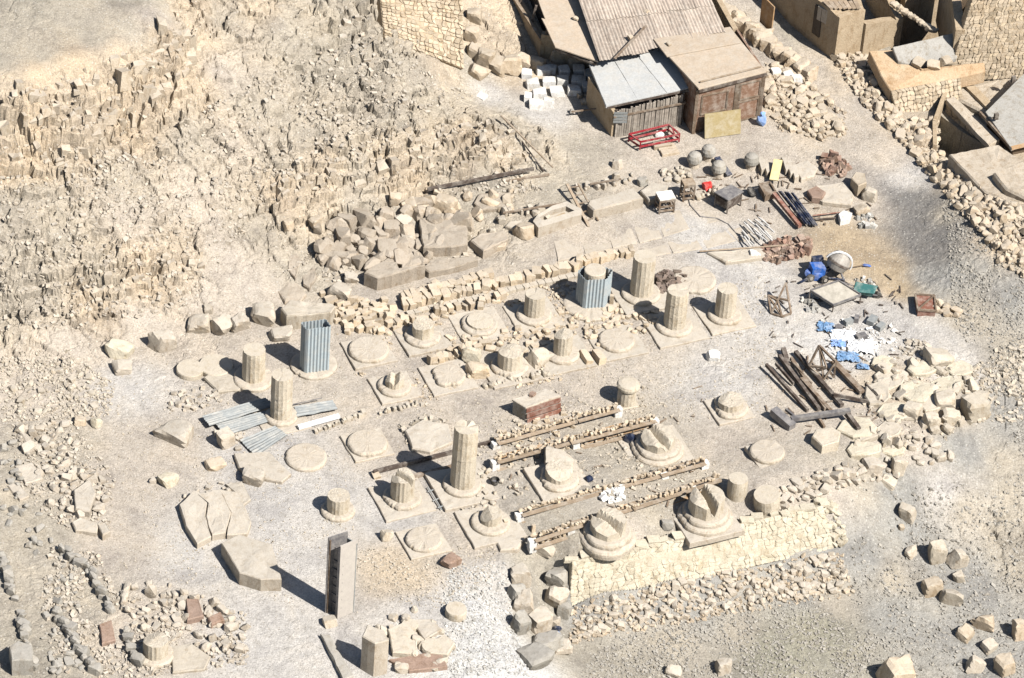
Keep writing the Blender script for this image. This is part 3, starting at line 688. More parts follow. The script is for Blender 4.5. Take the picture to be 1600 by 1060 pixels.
# ------------------------------------------------------------------ standing columns
full_column(396, 595, 37, 42, 64, None, 'short fluted column stump with a smooth flat top, left of the tall corrugated box', .02, 1)
full_column(439, 655, 35, 60, 52, 76, 'pale fluted column of two drums standing over the fallen corrugated sheets', .03, 2)
full_column(722, 762, 40, 84, 62, 92, 'tallest fluted column, ragged at the top, at the left end of the fragment shelves', .10, 2)
full_column(834, 496, 33, 29, 56, 76, 'short fluted drum on a round base left of the hexagonal sheeted column', .03)
full_column(1001, 463, 37, 54, 62, 84, 'fluted column with smooth top beside the heap of dark rubble', .01)
full_column(1053, 514, 36, 52, 58, 84, 'fluted column with an uneven mended shaft, in front of the dark rubble heap', .04, 3)
full_column(1132, 497, 33, 38, 54, 76, 'rightmost fluted column stump on its round base at the edge of the court', .02)

def stub_base(px, py, label, sr, sh, disc, plinth, planes=(), notch=None, oct=False, name='column_stump', bites=(), mat='column', ring2=False, dh=.15):
    t, c, z = column_base(px, py, name, label, 'column stump', disc, plinth, bites=bites, mat=mat, ring2=ring2, dh=dh)
    if sr: mb = MB(); stub(mb, c, sr/SC(c)/2, z, HM(0, sh), planes, notch, oct=oct, jag=.003 if sh < 5 else .009); mb.build('drum', mat, t)
    return t, c, z
stub_base(796, 577, 'column base with a low round stump and chipped front rim among the blocks', 40, 21, 60, 84, [(2.6, .2, .25)], bites=[(4.4, .5, .16)])
stub_base(878, 556, 'column base with a narrow stump broken higher on the right', 30, 27, 56, 84, [(3.0, .1, .5)], bites=[(.7, .4, .12)])
stub_base(660, 530, 'column base with a small six-sided stump behind the empty court, nearest the stacked blocks', 34, 16, 58, 74, [(3.6, .3, .3)], oct=True)
stub_base(528, 800, 'lone column base with a low drum and no plinth, left of the shelves', 36, 20, 54, None)
stub_base(628, 782, 'column base whose stump is split and leans, left of the tallest column', 38, 30, 62, 84, [(3.3, .45, .8), (.3, .6, .6)], (.9, .3, .3), bites=[(3.9, .7, .15)])
stub_base(616, 608, 'round base with a small block split by a shadowed crack, below the sheeted box row', 30, 12, 54, 66, [(3.1, .3, 1.)], (0.0, .5, .2))
stub_base(766, 822, 'low round base with a small broken stub, below right of the tallest column', 34, 12, 62, 88, [(3.4, .1, .8)])
stub_base(662, 848, 'flat round base on a square plinth, nearest the lone tall box', None, 0, 58, 68)
stub_base(576, 552, 'flat empty round base on a square plinth beside the tall corrugated box', None, 0, 64, 70)
t_, c_, z_ = stub_base(749, 512, 'empty round base with a smaller raised disc on it, between the stacked blocks', 42, 3, 58, 78)
stub_base(963, 537, 'empty round base with two stones on its far rim, right of the broken stumps', None, 0, 58, 78)
stub_base(478, 718, 'smooth round base without plinth in front of the fallen corrugated sheets', None, 0, 66, None)
stub_base(574, 698, 'wide flat round base on a thin broken slab in the middle left of the court', None, 0, 64, 66, bites=[(5., .5, .1)])
stub_base(1085, 440, 'large flat round base half buried beside the dark rubble heap', None, 0, 68, None)
stub_base(700, 592, 'round base ringed with small stones in the front row of the blocks', None, 0, 54, 74, bites=[(3.5, .6, .2), (5., .4, .12)])
stub_base(1198, 712, 'thick round base on a square plinth, the rightmost whole one in the court', None, 0, 56, 54)
stub_base(1140, 641, 'round base with its left side broken away on a low reddish plinth', 40, 9, 58, 62, [(2.8, .4, .4)], bites=[(3.4, .8, .25)])
stub_base(1026, 706, 'large broken round base with a hollowed stump at the right end of the double shelf', 54, 13, 86, 98, [(3.6, .5, .6), (5.2, .6, .5)], (.6, .3, .30), oct=True, bites=[(3.5, .5, .1), (1., .3, .08)], ring2=True, dh=.17)
stub_base(1101, 812, 'large column base with its stump cracked into two leaning halves by a deep dark cleft', 56, 22, 88, 94, [(3.2, .6, .7), (4.7, .5, .4)], (.45, .26, .6), oct=True, bites=[(3.6, .4, .08)], ring2=True, dh=.2)
stub_base(948, 843, 'largest broken column base, three worn rings, at the left end of the yellow stone slope', 56, 17, 92, None, [(3.4, .4, .5), (4.6, .35, .7)], (.9, .26, .4), oct=True, bites=[(5.6, .3, .06), (3.6, .5, .07)], ring2=True, dh=.22)
t, c, z = stub_base(872, 752, 'worn column base carrying a broken lump of drum below the double shelf', 44, 12, 66, 84, [(5., .2, .5)], bites=[(3.3, .8, .2)])
boulder('drum_fragment', 'rounded broken drum resting on the worn base under the double shelf', 'stone', 872, 738, 46, 28, 'sand')

def drum(px, py, w, dy, label, tilt=None, mat='column', name='column_drum', group=None):
    c = G(px, py); r = w/SC(c)/2; h = HM(0, dy); mm = Matrix.Rotation(R(tilt[0]), 3, 'X')@Matrix.Rotation(R(tilt[1]), 3, 'Y') if tilt else None
    mb = MB(); mb.lathe(c, [(r*.97, -.12), (r, h*.2), (r*.99, h*.8), (r*.95, h), (r*.4, h+.004)], 26, mm, .012)
    return mb.build(name, mat, None, label, 'column drum', group)
drum(1151, 772, 32, 24, 'small upright column drum with a dark left side beside the cracked base')
drum(1198, 790, 42, 18, 'thick tilted stone disc at the top edge of the yellow stone slope', (8, -6))
drum(577-240, 575, 54, 5, 'thin round disc, right one of the pair lying flush in the left of the court')
drum(297, 582, 44, 6, 'thin chipped disc, left one of the pair lying flush in the left of the court')
# capital-like pier
c = G(978, 630); t = thing('stone_pedestal', 'stone pedestal with a rounded capital on top, at the end of the single shelf', 'pedestal', c)
MB().prism(rot_sq(c, .36, AZ, c.z+.05), .15, .02).build('foot', 'column', t)
mb = MB(); shaft(mb, c+Vector((0, 0, 0)), .33, c.z+.02, c.z+.62, .05); mb.build('shaft', 'column', t)
MB().lathe(c+Vector((.02, .04, .6)), [(.34, 0), (.40, .08), (.41, .16), (.36, .24), (.25, .27)], 20, Matrix.Rotation(.06, 3, 'Y'), .02).build('capital', 'column', t)
slab('broken_block', 'square broken block with a notched left corner, right of the last round base', 'stone block', [(1268, 682), (1275, 670), (1300, 667), (1314, 675), (1310, 690), (1285, 697)], 13, 'column')

# ------------------------------------------------------------------ sheeted columns
BN = [random.Random(5).uniform(-1, 1) for _ in range(1)]+[random.Random(k).uniform(-1, 1) for k in range(97)]
def corr(mb, A, B, C, D, waves, amp, th=.012, seg=6, rows=1, bend=0.):
    """corrugated sheet A-B top, D-C bottom, ribs run from AB to DC"""
    A, B, C, D = map(Vector, (A, B, C, D)); nn = (B-A).cross(D-A).normalized(); n = waves*seg; vs = []; fs = []
    for side in (0, 1):
        for j in range(rows+1):
            for i in range(n+1):
                u = i/n; p = A.lerp(B, u).lerp(D.lerp(C, u), j/rows)+nn*bend*float(BN[(j*7+int(u*12)*3) % 97]); w = math.cos(u*waves*math.tau)
                vs.append(p+nn*(amp*w-side*th))
    k = (n+1)*(rows+1)
    for side in (0, 1):
        for j in range(rows):
            for i in range(n):
                a = side*k+j*(n+1)+i; q = (a, a+1, a+n+2, a+n+1); fs.append(q if side == 0 else q[::-1])
    for i in range(n): fs.append((i, k+i, k+i+1, i+1)); b = rows*(n+1)+i; fs.append((b, b+1, k+b+1, k+b))
    for a in (0, n): b = rows*(n+1)+a; fs.append((a, b, k+b, k+a))
    return mb.add(vs, fs)
def sheeted(px, py, label, corners, dy, waves, disc, lid=None, disc_off=(0, 0)):
    """corners: pixels of the footprint, counter clockwise from the left one"""
    t, c, z = column_base(px, py, 'sheeted_column', label, 'clad column', disc, None, dh=.1)
    g = [W(x, y, z) for x, y in corners]; h = HM(0, dy); up = Vector((0, 0, h)); n = len(g)
    for i in range(n):
        a, b = g[i], g[(i+1) % n]; k = max(2, int((b-a).length/.115)); mb = MB(); corr(mb, a+up, b+up, b, a, k, .02); mb.build('corrugated_sheet', 'galv', t)
    if lid:
        cc = sum(g, Vector())/n; mb = MB(); mb.lathe(cc, [(lid/45/2, 0), (lid/45/2, h+.10), (lid/45/2*.93, h+.12)], 26); mb.build('column_top', 'column', t)
    return t
sheeted(490, 572, 'tall open box of corrugated metal sheets around a hidden column', [(468, 572), (477, 583), (514, 578), (506, 567)], 67, 7, 74)
t = sheeted(922, 478, 'six-sided corrugated metal jacket around a column whose pale top shows', [(899, 468), (912, 482), (944, 480), (953, 466), (935, 460), (910, 460)], 44, 6, 84, 34)
MB().beam(G(955, 478), G(955, 478)+Vector((0, 0, .45)), .14, .14).build('prop', 'block', t)

# lone tall steel channel box in front
c = G(522, 965); t = thing('tall_shuttering_box', 'tall open steel shuttering box standing alone at the front, its long shadow to the left', 'metal box', c)
f0 = [W(507, 958, .0), W(527, 969, .0), W(553, 958, .0), W(537, 948, .0)]; H_ = HM(0, 112); up = Vector((0, 0, H_)); lean = Vector((.0, .06, 0))
def plate(a, b, th, z0, h, l=Vector((0, 0, 0))):
    mb = MB(); d = (b-a).normalized(); n_ = Vector((d.y, -d.x, 0))*th; q = [a, b, b-n_, a-n_]
    mb.add([p+Vector((0, 0, z0)) for p in q]+[p+Vector((0, 0, z0+h))+l for p in q], [(3, 2, 1, 0), (4, 5, 6, 7), (0, 1, 5, 4), (1, 2, 6, 5), (2, 3, 7, 6), (3, 0, 4, 7)]); return mb
plate(f0[1], f0[2], .05, .05, H_-.10).build('side_plate', 'paleplate', t, label='pale grey sunlit side plate')
plate(f0[3], f0[0], .05, .05, H_).build('side_plate', 'steel', t)
plate(f0[2], f0[3], .04, .05, H_-.25).build('back_plate', 'galvpale', t)
plate(f0[0].lerp(f0[1], .0), f0[0].lerp(f0[1], .2), .05, .05, H_-.1).build('flange', 'wood', t)
plate(f0[0].lerp(f0[1], .82), f0[1], .05, .05, H_-.2).build('flange', 'steel', t)
mid_a, mid_b = f0[0].lerp(f0[3], .3), f0[1].lerp(f0[2], .3)
plate(mid_a, mid_b, .03, .05, H_-.45).build('added_inner_plate', 'steel', t)  # added close behind the opening so the inside is less black
for k_ in range(1, 7):
    mb = MB(); a = mid_a+Vector((.04, -.03, .1+k_*.36)); b = mid_b+Vector((-.04, -.03, .1+k_*.36)); mb.beam(a, b, .05, .05); mb.build('rung', 'steel', t)
stone('footing_stone', 'squat pale stone wedged under the foot of the tall shuttering box', 'stone', G(515, 975), (.42, .35, .28), 'block', 'lime', .4)

# ------------------------------------------------------------------ boards and shelves of fragments
def brick_pier(p, h, w, t):
    mb = MB(); n = max(2, int(h/.12))
    for i in range(n): mb.box(p+Vector((rnd.uniform(-.01, .01), 0, (i+.5)*h/n)), (w*rnd.uniform(.9, 1.05), w*.9, h/n-.012), AZ+rnd.uniform(-.1, .1))
    mb.box(p+Vector((0, 0, h/2)), (w*.8, w*.7, h), AZ); return mb.build('pier', 'whitestone', t)
def shelf(name, label, p0, p1, tiers, piers, fl, n, z=.0, wood='plank', hi=.14):
    """p0,p1: pixels of the upper board's ends; the board stands tiers[-1] above ground"""
    a = W(*p0, z+tiers[-1]); b = W(*p1, z+tiers[-1]); a.z = b.z = z; t = thing(name, label, 'shelf', (a+b)/2); d = (b-a).normalized(); nn = Vector((-d.y, d.x, 0))
    cuts = [0]+sorted(rnd.uniform(.25, .75) for _ in range(2))+[1]
    for k, h in enumerate(tiers):
        for off in (-.12, .12):
            for q in range(3):
                A_ = a.lerp(b, cuts[q]+.004)+nn*off+Vector((0, 0, h-.02+rnd.uniform(-.004, .004))); B_ = a.lerp(b, cuts[q+1]-.004)+nn*(off+rnd.uniform(-.02, .02))+Vector((0, 0, h-.02))
                MB().beam(A_, B_, .15, .035).build('board', 'orangewood' if rnd.random() < .18 else wood, t)
    for u in piers:
        p = a.lerp(b, u); brick_pier(p-Vector((0, 0, .03)), tiers[-1]-.01, .26, t)
    for k, h in enumerate(tiers):
        m_ = n if k == len(tiers)-1 else int(n*.45)
        for i in range(m_):
            u = (i+.5+rnd.uniform(-.35, .35))/m_; p = a.lerp(b, min(.995, max(.005, u)))+nn*rnd.uniform(-.07, .14)+Vector((0, 0, h)); s = rnd.uniform(.075, hi-.015)
            stone('shelf_fragment', fl, 'stone fragment', p, (s*rnd.uniform(.6, 1.2), s, s*rnd.uniform(.7, 1.3)), rnd.choice(['block', 'rubble']), 'block', None, .2, 'stone fragments on '+label[:40].split(' shelf')[0]+' shelf', 0)
    return t
shelf('fragment_shelf', 'single board shelf of rubble running behind the tallest column to the stone pedestal', (775, 690), (966, 636), [.38], [0, .46, 1], 'fragment on the single board shelf by the stone pedestal', 64)
shelf('fragment_shelf', 'long double board shelf on white piers to the right of the tallest column', (774, 719), (1024, 654), [.18, .54], [0, .5, 1], 'fragment on the double shelf right of the tallest column', 72)
shelf('fragment_shelf', 'low double shelf with thin boards beside the white pile of sacks', (812, 802), (1101, 720), [.15, .44], [0, .28, .55, .78, 1], 'fragment on the low double shelf by the white sacks', 66)
shelf('fragment_shelf', 'front shelf with an orange plank running above the largest broken base', (832, 842), (1126, 746), [.18, .50], [0, .2, .43, .85], 'fragment on the front shelf nearest the yellow slope', 70)
# long dark steel rails at the left of the single shelf
a, b = W(583, 738, .15), W(772, 690, .15)
MB().beam(a, b, .09, .14).build('steel_rail', 'darkwood', None, 'long dark rail leading from the split stump to the single shelf', 'beam')
MB().beam(W(646, 745, .12), W(706, 730, .12), .12, .14).build('timber_rail', 'wood', None, 'short brown rail in front of the long dark one, left of the tallest column', 'beam')
stone('support_block', 'small block holding up the left end of the long dark rail', 'stone', G(588, 745), (.22, .3, .16), 'block', 'block', .4)
for q, l in (((790, 822), 'small post stone left of the low double shelf'), ((833, 830), 'small upright stone standing on the left end of the front shelf')):
    stone('post_stone', l, 'stone', G(*q), (.12, .12, .3), 'block', 'block', .3)
for (x, y, l) in ((952, 776, 'pile of white sacks between the two lower shelves'), ):
    massin([(x-14, y-8), (x+20, y-10), (x+24, y+8), (x-8, y+12)], 26, .14, .26, 'white_sacks', l, 'sacks', 'whitestone')
# scaffold clamps / crate by the tallest column
c = G(680, 780); t = thing('metal_frame', 'small grey metal frame and clamps lying left of the tallest column plinth', 'metal frame', c)
for a, b in (((668, 765), (690, 800)), ((676, 762), (698, 795)), ((668, 772), (680, 768)), ((676, 786), (690, 780)), ((684, 797), (698, 792))): MB().tube(G(*a)+Vector((0, 0, .08)), G(*b)+Vector((0, 0, .08)), .022).build('bar', 'galvpale', t)
c = G(773, 757); t = thing('bucket', 'black rubber bucket among stones at the left foot of the double shelf', 'bucket', c)
MB().lathe(c, [(.10, 0), (.14, .2), (.15, .22), (.135, .225), (.125, .2), (.10, .06), (.03, .05)], 18).build('pail', 'black', t)
MB().lathe(c+Vector((0, 0, .08)), [(.115, 0), (.115, .01)], 14).build('water', 'navy', t)
boulder('tarp_bundle', 'dark blue crumpled bundle in the shadow of the hollowed base', 'bundle', 985, 697, 20, 22, 'navy', n=26)
boulder('tarp_bundle', 'small blue crumpled rag on the ground above the low double shelf', 'bundle', 920, 753, 14, 9, 'navy', n=22)
boulder('cloth_bundle', 'pale blue rag beside the dark boulder left of the cracked base', 'bundle', 1063, 812, 9, 12, 'paleblue', n=22)
boulder('boulder', 'small dark boulder on the floor between the two big broken bases', 'boulder', 1042, 828, 20, 16, 'dull')

# sarcophagus like box with a red brown board
q = [W(800, 648, 0), W(820, 660, 0), W(873, 643, 0), W(850, 632, 0)]; c = sum(q, Vector())/4; t = thing('stone_box', 'grey stone chest with a sandy lid and a red-brown board leaning on its front', 'chest', c)
h = .68; MB().prism([p+Vector((0, 0, h-.06)) for p in q], h, .02, .03).build('chest_body', 'dull', t)
MB().prism([p+Vector((0, 0, h+.02)) for p in [q[0].lerp(q[2], -.03), q[1].lerp(q[3], -.03), q[2].lerp(q[0], -.03), q[3].lerp(q[1], -.03)]], .09, .03, .03).build('lid', 'sand', t)
dn = Vector((q[2].y-q[1].y, q[1].x-q[2].x, 0)).normalized()
mb = MB(); a, b = q[1]+dn*.12, q[2]+dn*.12
for i in range(3):
    z0 = .03+i*.205; mb = MB(); s0 = dn*(.02-.05*i); mb.beam(a+s0+Vector((0, 0, z0+.1)), b+s0+Vector((0, 0, z0+.1)), .03, .195, Vector((0, 0, 1))); mb.build('board', 'redwood', t)
stone('rubble_stone', 'reddish stone lying on top of the lidded stone chest', 'stone', W(832, 618, .7), (.2, .16, .12), 'rubble', 'brown')

# fallen corrugated sheets
def flatsheet(label, poly, waves, z=.05, mat='galvpale', name='corrugated_sheet', lift=(0, 0, 0, 0)):
    P = [W(x, y, z+l) for (x, y), l in zip(poly, lift)]; mb = MB(); corr(mb, P[0], P[1], P[2], P[3], waves, .018, .01, 6, 5, .02); return mb.build(name, mat, None, label, 'metal sheet')
flatsheet('fallen corrugated sheet left of the two-drum column, furthest back', [(316, 651), (328, 666), (432, 634), (415, 622)], 5, .16, lift=(0, .02, 0, .1))
flatsheet('fallen corrugated sheet overlapping the back one, its holes showing', [(337, 663), (354, 681), (438, 654), (425, 640)], 6, .10)
flatsheet('front corrugated sheet with deep ribs below the two-drum column', [(375, 688), (400, 714), (450, 680), (430, 666)], 7, .08)
flatsheet('pale corrugated sheet lying to the right of the two-drum column', [(460, 636), (464, 652), (528, 640), (520, 626)], 4, .10, lift=(0, .05, 0, .02))
MB().tube(W(458, 632, .16), W(503, 622, .16), .018).build('steel_pipe', 'steel', None, 'thin rusty pipe lying across the right-hand corrugated sheet', 'pipe')
MB().beam(W(466, 668, .1), W(530, 650, .1), .16, .1).build('white_plank', 'whitepaint', None, 'white painted plank on the ground right of the two-drum column', 'plank')

# ------------------------------------------------------------------ big carved rocks left of the paved walk
Zm = Zc(400, 280, 3.118)
BG = [
 ('stone_block','lowest large split block with a flat carved top, front of the jumbled rocks',[(525,455),(560,425),(615,395),(690,400),(705,445),(825,415),(700,455),(592,480)],48),
 ('stone_slab','long thin sandstone slab along the walk, right of the lowest split block',[(812,432),(850,400),(1060,372),(1080,392),(960,432),(845,450)],24),
 ('stone_block','slanting block with carved marks leaning between the lowest block and the great rock',[(680,330),(765,312),(830,402),(712,442)],14),
 ('great_rock','great flat rough rock, the widest in the jumble beside the walk',[(795,195),(900,165),(1025,195),(1035,320),(950,328),(812,330)],34),
 ('broken_rock','broad broken rock with flaked top behind the small blocks',[(466,250),(490,205),(600,188),(670,235),(645,285),(560,296)],22),
 ('stone_block','rectangular grey block with a dark left end inside the jumble',[(285,362),(310,330),(450,350),(462,388),(370,372)],32),
 ('stone_beam','short leaning stone beam between two dark gaps',[(385,295),(430,282),(492,345),(462,360)],18),
 ('stone_block','smooth pale block at the upper left of the jumble',[(322,282),(390,200),(455,212),(460,262),(385,292)],12),
 ('stone_block','small split block above the lowest one',[(560,355),(620,330),(670,345),(662,375),(600,382)],20),
 ('leaning_slab','narrow slab standing on edge at the left end of the jumble, left one of two',[(150,350),(195,338),(216,400),(192,480),(160,440)],14),
 ('leaning_slab','narrow slab standing on edge at the left end of the jumble, right one of two',[(215,385),(280,372),(292,470),(262,530),(230,515)],16),
 ('stone_slab','flat polygonal slab on the ground left of the stacked blocks',[(95,540),(140,495),(200,505),(247,560),(212,600),(140,604)],8),
 ('cornice_block','long pale dressed block behind the tall corrugated box, the largest in its row',[(122,625),(165,590),(380,606),(388,622),(368,650),(150,668)],68),
 ('stone_slab','sandstone block with heaped chips on it, right of the great rock',[(1045,300),(1082,262),(1210,245),(1232,288),(1105,345)],32),
 ('stone_slab','low slab in shadow under the dark pole',[(722,112),(745,85),(848,88),(860,112),(775,122)],14),
 ('rock_ledge','low dusty rock ledge above the walk, below the dark pole',[(1055,110),(1085,70),(1240,62),(1247,140),(1100,150)],14),
]
for nm, lb, pl, dr in BG: slab(nm, lb, 'rock' if 'rock' in nm else 'stone block', Zm(pl), dr*(1.3 if nm != 'cornice_block' else 1)/3.118, 'taupe' if nm not in ('cornice_block',) else 'lime', .05, .04, seg=.14)
for (x, y, w, h, lb, mt) in ((712, 245, 90, 72, 'round boulder balanced between the broken rock and the great rock', 'sand'), (915, 158, 115, 78, 'big pale boulder behind the great rock', 'ochre'),
    (820, 178, 66, 44, 'small pale boulder left of the big pale boulder', 'ochre'), (675, 130, 60, 66, 'tan boulder beside the small one at the upper end of the jumble', 'ochre'), (735, 315, 70, 60, 'pale knob of rock above the slanting block', 'lime'),
    (525, 362, 58, 46, 'small cube of rock in the middle of the jumble', 'ochre'), (495, 412, 66, 42, 'small flat stone behind the lowest block', 'sand'), (910, 228, 56, 40, 'knob standing on top of the great rock', 'ochre'),
    (410, 588, 112, 75, 'rounded drum-like boulder by the stacked blocks', 'lime'), (460, 505, 70, 45, 'half buried stone left of the lowest block', 'sand'), (285, 240, 60, 60, 'dark hollow stone at the upper left of the jumble', 'ochre'),
    (155, 250, 56, 56, 'small leaning stone left of the jumble on its own', 'ochre'), (120, 790, 110, 60, 'rough boulder lying in the shadow left of the tall corrugated box', 'sand'), (1150, 268, 40, 30, 'chip of stone on the slab right of the great rock', 'lime')):
    (px, py), = Zm([(x, y)]); boulder('boulder', lb, 'boulder', px, py, w/3.118, h/3.118, mt)
scatter(Zm([(300, 410), (430, 430), (500, 450), (480, 510), (330, 500)]), 22, .08, .2, 'rubble_stone', 'small dusty stone on the floor inside the ring of big rocks', 'stone', 'small stones inside the jumble of rocks', 'rubble', 'sand')
scatter(Zm([(900, 340), (1060, 330), (1075, 380), (950, 400)]), 16, .12, .22, 'limestone_block', 'small squared stone in the row laid at the foot of the great rock', 'stone block', 'squared stones at the foot of the great rock', 'block', 'lime', align=25)
scatter(Zm([(290, 260), (450, 190), (640, 180), (780, 150), (1040, 180), (1040, 260), (800, 420), (560, 440), (300, 420)]), 56, .3, .68, 'jumble_rock', 'angular rock in the jumble beside the walk', 'rock', 'angular rocks of the jumble', 'rubble', 'taupe', .62, None, 1.0, .4)
scatter(Zm([(640, 120), (900, 60), (1240, 60), (1240, 200), (900, 200)]), 26, .2, .5, 'ledge_stone', 'rough stone on the ledge behind the great rock', 'stone', 'stones on the ledge behind the great rock', 'rubble', 'ochre', .62, None, .8, .35)
scatter([(560, 500), (660, 480), (800, 450), (800, 470), (650, 520), (580, 530)], 26, .18, .34, 'loose_block', 'tumbled block in front of the tight stack', 'stone block', 'tumbled blocks in front of the tight stack', 'rubble', 'block', .7)
scatter([(660, 545), (700, 520), (860, 490), (1030, 480), (1040, 520), (900, 570), (740, 600), (680, 590)], 60, .14, .3, 'loose_block', 'small tumbled block between the column bases', 'stone block', 'tumbled blocks between the bases', 'rubble', 'block', .7)
# dark boulders in the row at the left
for (x, y, w, h, lb, mt) in ((312, 520, 34, 28, 'rounded block at the left end of the row of dark shadowed boulders', 'sand'), (345, 522, 36, 30, 'second rounded boulder from the left end of the shadowed row', 'sand'), (372, 518, 30, 32, 'squarish boulder between the shadowed boulders and the leaning slabs', 'sand'),
    (412, 508, 40, 36, 'dark leaning rock before the long dressed block', 'sand'), (325, 492, 16, 16, 'small stone behind the second boulder of the row', 'sand'), (184, 560, 40, 26, 'pale boulder standing alone left of the court, upper of two', 'yellow'), (190, 585, 34, 20, 'tan boulder standing alone left of the court, lower of two', 'sand'),
    (255, 550, 34, 36, 'curved grey rock with a hollow shadow at the left edge of the court', 'sand'), (124, 665, 20, 12, 'small stone on the bare ground at the far left, left one of two', 'ochre'), (150, 668, 18, 16, 'small pale stone on the bare ground at the far left, right one of two', 'yellow'),
    (276, 694, 54, 30, 'broad lumpy rock with stones on its top, left of the corrugated sheets', 'sand'), (352, 700, 30, 34, 'dark upright rock at the lower left corner of the corrugated sheets', 'sand'), (262, 760, 32, 18, 'pale broken stone lying in the open left of the thin slabs', 'yellow'), (240, 756, 12, 10, 'small dark stone next to the pale broken stone', 'sand'),
    (395, 758, 36, 26, 'wedge of rock right of the thin triangular slab', 'sand'), (335, 735, 30, 14, 'low tan rock touching the large thin slab', 'ochre')):
    boulder('boulder', lb, 'boulder', x, y, w, h, mt)
slab('stone_slab', 'big thin slab below the fallen corrugated sheets', 'stone slab', [(365, 708), (420, 705), (455, 740), (440, 752), (385, 742), (372, 730)], 5, 'sand')
slab('stone_slab', 'thin pale slab lying right of the pair of discs', 'stone slab', [(318, 590), (352, 570), (395, 590), (372, 610), (340, 612)], 4, 'lime')
# flat slabs lower left
for lb, pl, dr in (('flat slab at the broken left edge of the lower left platform', [(280, 788), (304, 766), (326, 776), (321, 806), (331, 838), (308, 850), (290, 822)], 9),
    ('middle flat slab of the lower left platform', [(310, 772), (344, 764), (362, 800), (352, 832), (332, 836), (322, 806), (326, 780)], 10),
    ('square flat slab at the right corner of the lower left platform', [(343, 765), (372, 768), (393, 815), (386, 834), (354, 836), (362, 800)], 8),
    ('thin slab behind the others on the lower left platform', [(352, 756), (378, 752), (392, 780), (378, 790), (366, 768)], 4),
    ('thick tilted slab end with a deep shadow pointing at the tall steel box', [(345, 848), (372, 835), (425, 850), (440, 905), (408, 905), (375, 895)], 20)):
    slab('stone_slab', lb, 'stone slab', pl, dr, 'sand', .03, .03)
slab('stone_slab', 'upright thick slab fragment standing on the ground at the bottom, shadow on its left', 'stone slab', [(566, 994), (574, 976), (600, 984), (608, 1000), (586, 1006)], 56, 'sand')
slab('stone_slab', 'broad dusty slab lying right of the upright fragment at the bottom', 'stone slab', [(606, 982), (632, 972), (654, 990), (650, 1022), (614, 1018)], 9, 'lime')
slab('stone_slab', 'second dusty slab, right of the broad one at the bottom', 'stone slab', [(642, 968), (676, 966), (690, 984), (664, 1000), (655, 986)], 6, 'sand')
slab('stone_slab', 'small dusty slab at the edge of the white gravel at the bottom', 'stone slab', [(668, 1004), (694, 990), (712, 1004), (700, 1022), (672, 1020)], 8, 'lime')
scatter([(570, 960), (640, 950), (715, 990), (700, 1050), (620, 1055), (600, 1020)], 26, .2, .42, 'broken_stone', 'broken stone among the slabs at the bottom', 'stone', 'broken stones among the bottom slabs', 'rubble', 'lime', .7, None, .7, .4)
slab('stone_slab', 'long reddish slab edge under the broad dusty slab', 'stone slab', [(608, 1030), (650, 1022), (690, 1018), (700, 1040), (640, 1048)], 6, 'brown')
slab('stone_beam', 'long narrow stone sunk in the ground at the bottom, left of the upright fragment', 'stone beam', [(500, 990), (515, 992), (552, 1055), (536, 1062)], 8, 'dull')
drum(1275-600, 1015, 34, 6, 'round stone disc lying at the right of the bottom slabs')
drum(712, 962, 34, 10, 'worn round stone on the white gravel edge')
drum(640, 982, 26, 6, 'small round disc beside the broad dusty slab')
boulder('boulder', 'reddish stone by itself between the wide plinth and the white gravel', 'boulder', 703, 888, 30, 20, 'brown')
boulder('boulder', 'small black-holed stone left of the flat base on the square plinth', 'boulder', 604, 846, 20, 20, 'lime')
# lower left corner
c = G(245, 1030); t, c, z = stub_base(243, 1026, 'column base with a short drum at the lower left, slabs laid to its right', 40, 20, 60, None, [(2.5, .2, .4)])
slab('stone_slab', 'flat fan-shaped slab right of the lower left column base', 'stone slab', [(265, 1010), (300, 1005), (330, 1025), (320, 1045), (270, 1050)], 4, 'lime')
slab('stone_block', 'blocky upright stone in the lower left corner with a dark left side', 'stone block', [(14, 1010), (28, 1000), (50, 1008), (52, 1030), (18, 1032)], 26, 'dull')
slab('stone_slab', 'brown-red slab leaning in the stones at the lower left, upper one', 'stone slab', [(290, 935), (310, 935), (318, 962), (292, 968)], 8, 'brown')
slab('stone_slab', 'brown-red slab leaning in the stones at the lower left, right one', 'stone slab', [(325, 965), (345, 955), (352, 968), (330, 975)], 8, 'brown')
slab('stone_slab', 'brown-red slab leaning in the stones at the lower left, left one', 'stone slab', [(155, 975), (175, 968), (182, 1000), (160, 1006)], 6, 'brown')
for lb, pl, dr in (('flat grey slab at the upper left of the lower left ruins', [(22, 728), (50, 722), (68, 748), (40, 755)], 4), ('large smooth slab in the middle of the lower left ruins', [(115, 765), (140, 748), (150, 770), (140, 800), (118, 795)], 10), ('long pale slab at the foot of the lower left ruins', [(112, 815), (125, 808), (155, 818), (150, 832), (118, 828)], 7),
    ('thin slab at the left edge of the lower left ruins', [(12, 758), (28, 752), (45, 775), (30, 782)], 3), ('dark boulder slab at the right foot of the lower left ruins', [(152, 818), (165, 815), (172, 830), (160, 836)], 9)):
    slab('stone_slab', lb, 'stone slab', pl, dr, 'sand')

